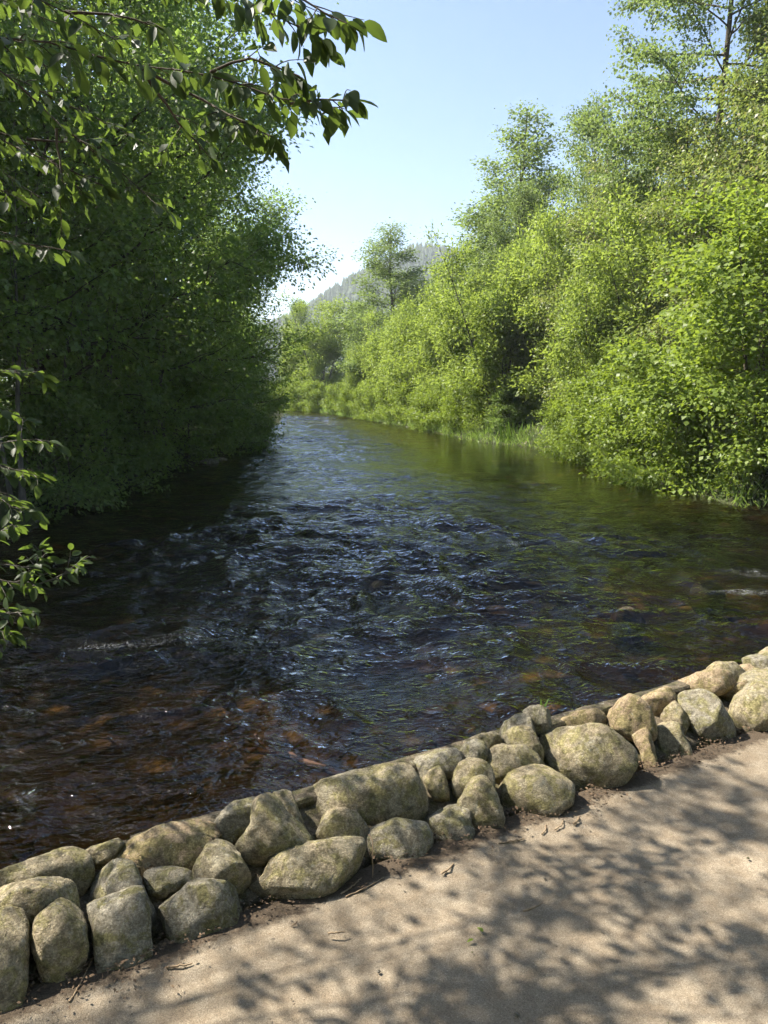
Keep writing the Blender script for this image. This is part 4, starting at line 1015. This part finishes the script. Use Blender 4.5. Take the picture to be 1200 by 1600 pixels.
SB = (-3.3, 3.45, -0.35)
shrub = thing('near_shrub', 'sunlit leafy shrub reaching in low over the water from the left edge', 'shrub', SB)
SBR = [list(b) for b in SHRUB_BRANCHES]
for i in (0, 2, 5, 8): SBR[i] = [(-3.3, 3.45, -0.4), (-3.2, 3.5, 0.5)] + SBR[i]
T, lv = leafy_branches(shrub, SBR, 33, NLEAF, (0.04, 0.082), 0.009, 0.034, (0.07, 0.19), 0.5, 0.55)
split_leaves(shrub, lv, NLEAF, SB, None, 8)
tm = T.mesh('stems', M['bark_grey']); tm.transform(Matrix.Translation(-Vector(SB)))
obj('stems', tm, shrub)
TWIGS = [  # twig end points worked out from image pixels
  ('forked dry twig lying alone on the sunny path', (0.424, 2.122, 0.020), (0.489, 2.158, 0.020), 0.0042),
  ('dry twig pointing at the wall below the round front stones', (0.188, 2.303, 0.020), (0.231, 2.361, 0.020), 0.004),
  ('thin grey stem leaning between the long and the round front stones', (-0.051, 2.343, 0.134), (-0.037, 2.283, 0.020), 0.003),
  ('dry stalk on the soil below the long front stone', (-0.136, 2.200, 0.020), (-0.073, 2.283, 0.020), 0.003),
  ('second dry stalk crossing the soil below the long front stone', (-0.120, 2.188, 0.020), (0.000, 2.283, 0.020), 0.0025),
  ('pale twig on the soil below the pale block stone', (-0.597, 1.892, 0.020), (-0.530, 1.907, 0.020), 0.0036),
  ('long thin stem lying between the front stones at left', (-0.816, 1.772, 0.020), (-0.813, 1.921, 0.020), 0.0028),
  ('short pale twig, left of three at the wall foot right of centre', (0.562, 2.529, 0.020), (0.590, 2.589, 0.020), 0.003),
  ('short pale twig, middle of three at the wall foot right of centre', (0.616, 2.557, 0.020), (0.660, 2.619, 0.020), 0.003),
  ('short pale twig, right of three at the wall foot right of centre', (0.689, 2.594, 0.020), (0.721, 2.640, 0.020), 0.005),
  ('small dry twig on the path below the long front stone', (-0.164, 2.025, 0.020), (-0.112, 2.033, 0.020), 0.003),
  ('forked bit of twig at the edge of the soil, lower left', (-0.274, 2.058, 0.020), (-0.259, 2.077, 0.020), 0.0025),
  ('dry brown twig on the crumbs below the upright front stone', (0.401, 2.474, 0.020), (0.496, 2.501, 0.020), 0.0035),
]

# ================================================================== SMALL THINGS
def lump(seed, rx, ry, rz, mat, sub=None):
    q = ICO_V * np.array([rx, ry, rz]); f = 1.0 / rx
    n1 = fbm(q[:, 0] * f * 1.1 + seed, q[:, 1] * f * 1.1, q[:, 2] * f * 1.1, 3, seed); n2 = fbm(q[:, 0] * f * 4, q[:, 1] * f * 4, q[:, 2] * f * 4 + seed, 3, seed + 9)
    q = q + ICO_V * (min(rx, rz) * (0.30 * n1 + 0.09 * n2))[:, None]
    return mesh_np('rock', q, ICO_F, (mat,), True)

RK = 'dark rocks breaking the riffle'
ROCK_LABELS = ['dark wet rock in midstream just below the smooth pool', 'dark rock nearest midstream in the riffle', 'dark rock midstream between two others in the riffle', 'low dark rock nearest the wall in midstream',
               'dark rock right of the midstream rocks', 'broad dark rock under the longest line of broken water', 'dark rock in the near right riffle', 'dark rock under the small white crest at right',
               'dark rock under the glittering crest at near left', 'dark rock under the white splash in the smooth right pool', 'small dark rock in the near right shallows', 'dark rock at the edge of the left bank shade']
for i, (rx, ry, rr, rh) in enumerate(ROCKS):
    me = lump(500 + i, rr * 0.62, rr * 0.42, 0.20, M['wet_rock'])
    o = obj('river_rock', me, None, (rx, ry, WATER_Z - 0.19 + 0.03 * ((i * 7) % 3 - 1)), label=ROCK_LABELS[i], category='rock', group=RK)
    o.rotation_euler = (0, 0, i * 0.7)
for i, (x, y, s, lab) in enumerate([(5.75, 30.7, 0.34, 'pale rock lying at the right waterline beside the reeds'), (-5.35, 23.6, 0.30, 'grey stone at the left waterline catching light'),
                                    (-5.2, 24.5, 0.22, 'smaller grey stone at the left waterline next to another'), (-4.9, 31.5, 0.3, 'grey stone at the left waterline near the riffle')]):
    me = lump(540 + i, s, s * 0.6, s * 0.42, M['bank_rock'])
    obj('bank_rock', me, None, (x, y, WATER_Z + 0.02), label=lab, category='rock')

# reeds
def blades(name, label, x, y, n, h, spread, seed, wid=0.022, z=None):
    rg = np.random.default_rng(seed)
    t = thing(name, label, 'plant', (x, y, (WATER_Z - 0.1) if z is None else z))
    for k in range(n):
        a = rg.uniform(0, 2 * PI); r_ = spread * math.sqrt(rg.uniform(0, 1)); b = np.array([r_ * math.cos(a), r_ * math.sin(a), 0])
        hh = h * rg.uniform(0.6, 1.1); ln = np.array([math.cos(a), math.sin(a)]) * rg.uniform(0.02, 0.30) * hh
        ts = np.linspace(0, 1, 6); sd = np.array([-math.sin(a + 1), math.cos(a + 1), 0])
        V = []
        for q in ts:
            c_ = b + np.array([ln[0] * q ** 2, ln[1] * q ** 2, hh * q * (1 - 0.08 * q)]); w_ = wid * (1 - q ** 2.2) * 0.5
            V += [c_ - sd * w_, c_ + sd * w_ + np.array([0, 0, 0.0])]
        me = mesh_np('blade', V, [[2 * i, 2 * i + 1, 2 * i + 3, 2 * i + 2] for i in range(5)], (M['blade'],), True)
        attr(me, 'tint', np.full(5, rg.uniform(0, 1)), 'FACE')
        obj('blade', me, t)
    return t
blades('reed_clump', 'clump of upright dark green reeds at the right waterline', 5.25, 31.9, 70, 1.25, 0.6, 61, 0.05)
blades('weed', 'single small green grass tuft growing on top of the wall', 0.672, 3.10, 3, 0.085, 0.008, 62, 0.016, 0.215)

# rank grass along the sunny right bank
rgg = np.random.default_rng(81)
edge = RIVER[25:35]; seg = np.linalg.norm(np.diff(edge, axis=0), axis=1); cs = np.concatenate([[0], np.cumsum(seg)])
n = 16000; s_ = rgg.uniform(0, cs[-1], n); ex = np.interp(s_, cs, edge[:, 0]); ey = np.interp(s_, cs, edge[:, 1])
ex = ex + np.abs(rgg.normal(0, 0.8, n)) + 0.0; ey = ey + rgg.normal(0, 0.4, n)
gz_, sd_ = ground_z(ex, ey); ok = sd_ < 0.15; ex, ey, gz_ = ex[ok], ey[ok], gz_[ok]; n = len(ex)
L = rgg.uniform(0.12, 0.55, n)
V, F = leaf_quads(np.stack([ex, ey, gz_ - 0.03], 1), np.concatenate([rgg.normal(0, 0.7, (n, 2)), np.ones((n, 1))], 1), np.concatenate([rgg.normal(0, 1, (n, 2)), rgg.normal(0, 0.3, (n, 1))], 1), L, np.full(n, 0.03))
me = mesh_np('bank_grass', V, F, (M['leaf_alder'],)); attr(me, 'tint', rgg.uniform(0, 1, n), 'FACE')
obj('bank_grass', me, kind='stuff', label='rank green grass along the right river bank', category='grass')

# driftwood lying in the shallows against the wall
def stick(name, label, pts, r0, r1, mat, cat='twig', sides=6, group=None, forks=()):
    P = np.array(pts, float); b = P[0].copy()
    s = np.linspace(0, 1, len(P)); q = np.linspace(0, 1, 14)
    C = np.stack([np.interp(q, s, P[:, j]) for j in range(3)], 1) - b
    rg = np.random.default_rng(abs(hash(label)) % 1000 if False else int(abs(b[0] * 977 + b[1] * 331)) + 3)
    C[1:-1, :] += rg.normal(0, r0 * 0.35, (12, 3))
    T = Tubes(); T.add(C, np.linspace(r0, r1, 14) * rg.uniform(0.85, 1.15, 14), sides)
    for f, d, L in forks:
        k = int(f * 13); T.add(bent(C[k], d, L, 5, rg, 0, 0.1), np.linspace(r0 * 0.6, r1 * 0.6, 6), 5)
    o = obj(name, T.mesh(name, mat), None, b, label=label, category=cat)
    if group: o['group'] = group
    return o
stick('driftwood_branch', 'reddish brown branch lying in the water against the wall', [(-0.95, 4.95, -0.86), (-0.72, 4.80, -0.81), (-0.45, 4.62, -0.80), (-0.15, 4.45, -0.82)], 0.020, 0.026, M['red_wood'], 'branch', 7, None, [(0.35, (-0.3, 0.5, 0.1), 0.22)])

DT = 'dry twigs on the path'
def onpath(x, y, z=0.012): return (x, y, z)
for lab, a, b_, r_ in TWIGS:
    mid = ((a[0] + b_[0]) / 2 + 0.006, (a[1] + b_[1]) / 2 - 0.004, max(a[2], b_[2]) + 0.004)
    stick('twig', lab, [a, mid, b_], r_, r_ * 0.55, M['dry_wood'], 'twig', 5, DT)

# green leaf scraps and a curled dry leaf
for lab, (x, y), L, rz, mt in [('torn bright green leaf scrap on the sunny path', (0.291, 2.041), 0.028, 0.5, M['leaf_maple']), ('small green leaf scrap left of the other on the path', (0.26, 2.012), 0.022, 2.0, M['leaf_maple']),
                               ('reddish dry leaf at the wall foot near the pale block stone', (-0.508, 1.96), 0.05, 1.0, M['dry_leaf']), ('curled tan dry leaf at the wall foot midway', (0.40, 2.50), 0.05, 2.2, M['dry_leaf'])]:
    me = oval_leaf('fallen_leaf', int(L * 9000), mt, 0.5, 0.5)
    o = obj('fallen_leaf', me, None, (x, y, 0.012), label=lab, category='leaf'); o.scale = (L, L, L); o.rotation_euler = (0.1, 0.05, rz)

# leaf litter, bark crumbs and grit swept against the wall
rgl = np.random.default_rng(71)
n = 5200
uu = rgl.uniform(-1.2, 4.2, n); vv_ = np.abs(rgl.normal(0, 0.065, n)) - 0.03 + 0.05 * vnoise(uu * 3, uu * 0, seed=6)
far = rgl.uniform(0, 1, n) < 0.10; vv_[far] = rgl.uniform(0, 2.0, far.sum())
lx = WA[0] + WD[0] * uu + WNORM[0] * (0.05 - vv_); ly = WA[1] + WD[1] * uu + WNORM[1] * (0.05 - vv_)
lz = 0.012 + 0.022 * sstep(0.30, 0.05, vv_) + rgl.uniform(0, 0.006, n)
L = rgl.uniform(0.004, 0.017, n); L[far] *= 0.45
V, F = leaf_quads(np.stack([lx, ly, lz], 1), np.concatenate([rgl.normal(0, 1, (n, 2)), rgl.normal(0, 0.15, (n, 1))], 1), np.array([0, 0, 1.0]) + rgl.normal(0, .5, (n, 3)), L, L * rgl.uniform(0.15, 0.7, n))
obj('leaf_litter', mesh_np('leaf_litter', V, F, (M['litter'],)), kind='stuff', label='dark leaf litter and crumbs along the wall foot', category='litter')

# loose pebbles and grit on the path
n = 1500
uu = rgl.uniform(-1.5, 4.5, n); vv_ = rgl.uniform(0.05, 2.6, n) ** 1.0
px_ = WA[0] + WD[0] * uu + WNORM[0] * (0.05 - vv_); py_ = WA[1] + WD[1] * uu + WNORM[1] * (0.05 - vv_)
octa = np.array([(1, 0, 0), (0, 1, 0), (-1, 0, 0), (0, -1, 0), (0, 0, 0.7), (0, 0, -0.5)]); of_ = np.array([(0, 1, 4), (1, 2, 4), (2, 3, 4), (3, 0, 4), (1, 0, 5), (2, 1, 5), (3, 2, 5), (0, 3, 5)])
sz = rgl.uniform(0.0012, 0.0032, n) * (1 + 1.6 * (rgl.uniform(0, 1, n) > 0.96))
V = (octa[None] * (1 + rgl.normal(0, 0.25, (n, 6, 3)))) * sz[:, None, None] + np.stack([px_, py_, np.full(n, 0.006)], 1)[:, None]
F = (of_[None] + 6 * np.arange(n)[:, None, None]).reshape(-1, 3)
obj('grit', mesh_np('grit', V.reshape(-1, 3), F, (M['bank_rock'],)), kind='stuff', label='loose small pebbles and grit on the path', category='gravel')

# ================================================================== AIR
bm = bmesh.new(); bmesh.ops.create_cube(bm, size=1.0)
for v in bm.verts: v.co = Vector((v.co.x * 1600, v.co.y * 1060 + 470, -2.6 if v.co.z < 0 else 118.0))
me = bpy.data.meshes.new('haze'); bm.to_mesh(me); bm.free()
hm = bpy.data.materials.new('haze'); hm.use_nodes = True; hm.node_tree.nodes.clear()
ho = hm.node_tree.nodes.new('ShaderNodeOutputMaterial'); pv_ = hm.node_tree.nodes.new('ShaderNodeVolumePrincipled')
pv_.inputs['Color'].default_value = (0.86, 0.93, 1.0, 1); pv_.inputs['Density'].default_value = 0.0005; pv_.inputs['Anisotropy'].default_value = 0.25
hm.node_tree.links.new(pv_.outputs[0], ho.inputs['Volume'])
me.materials.append(hm)
obj('haze', me, kind='stuff', label='pale summer haze in the valley air', category='haze')
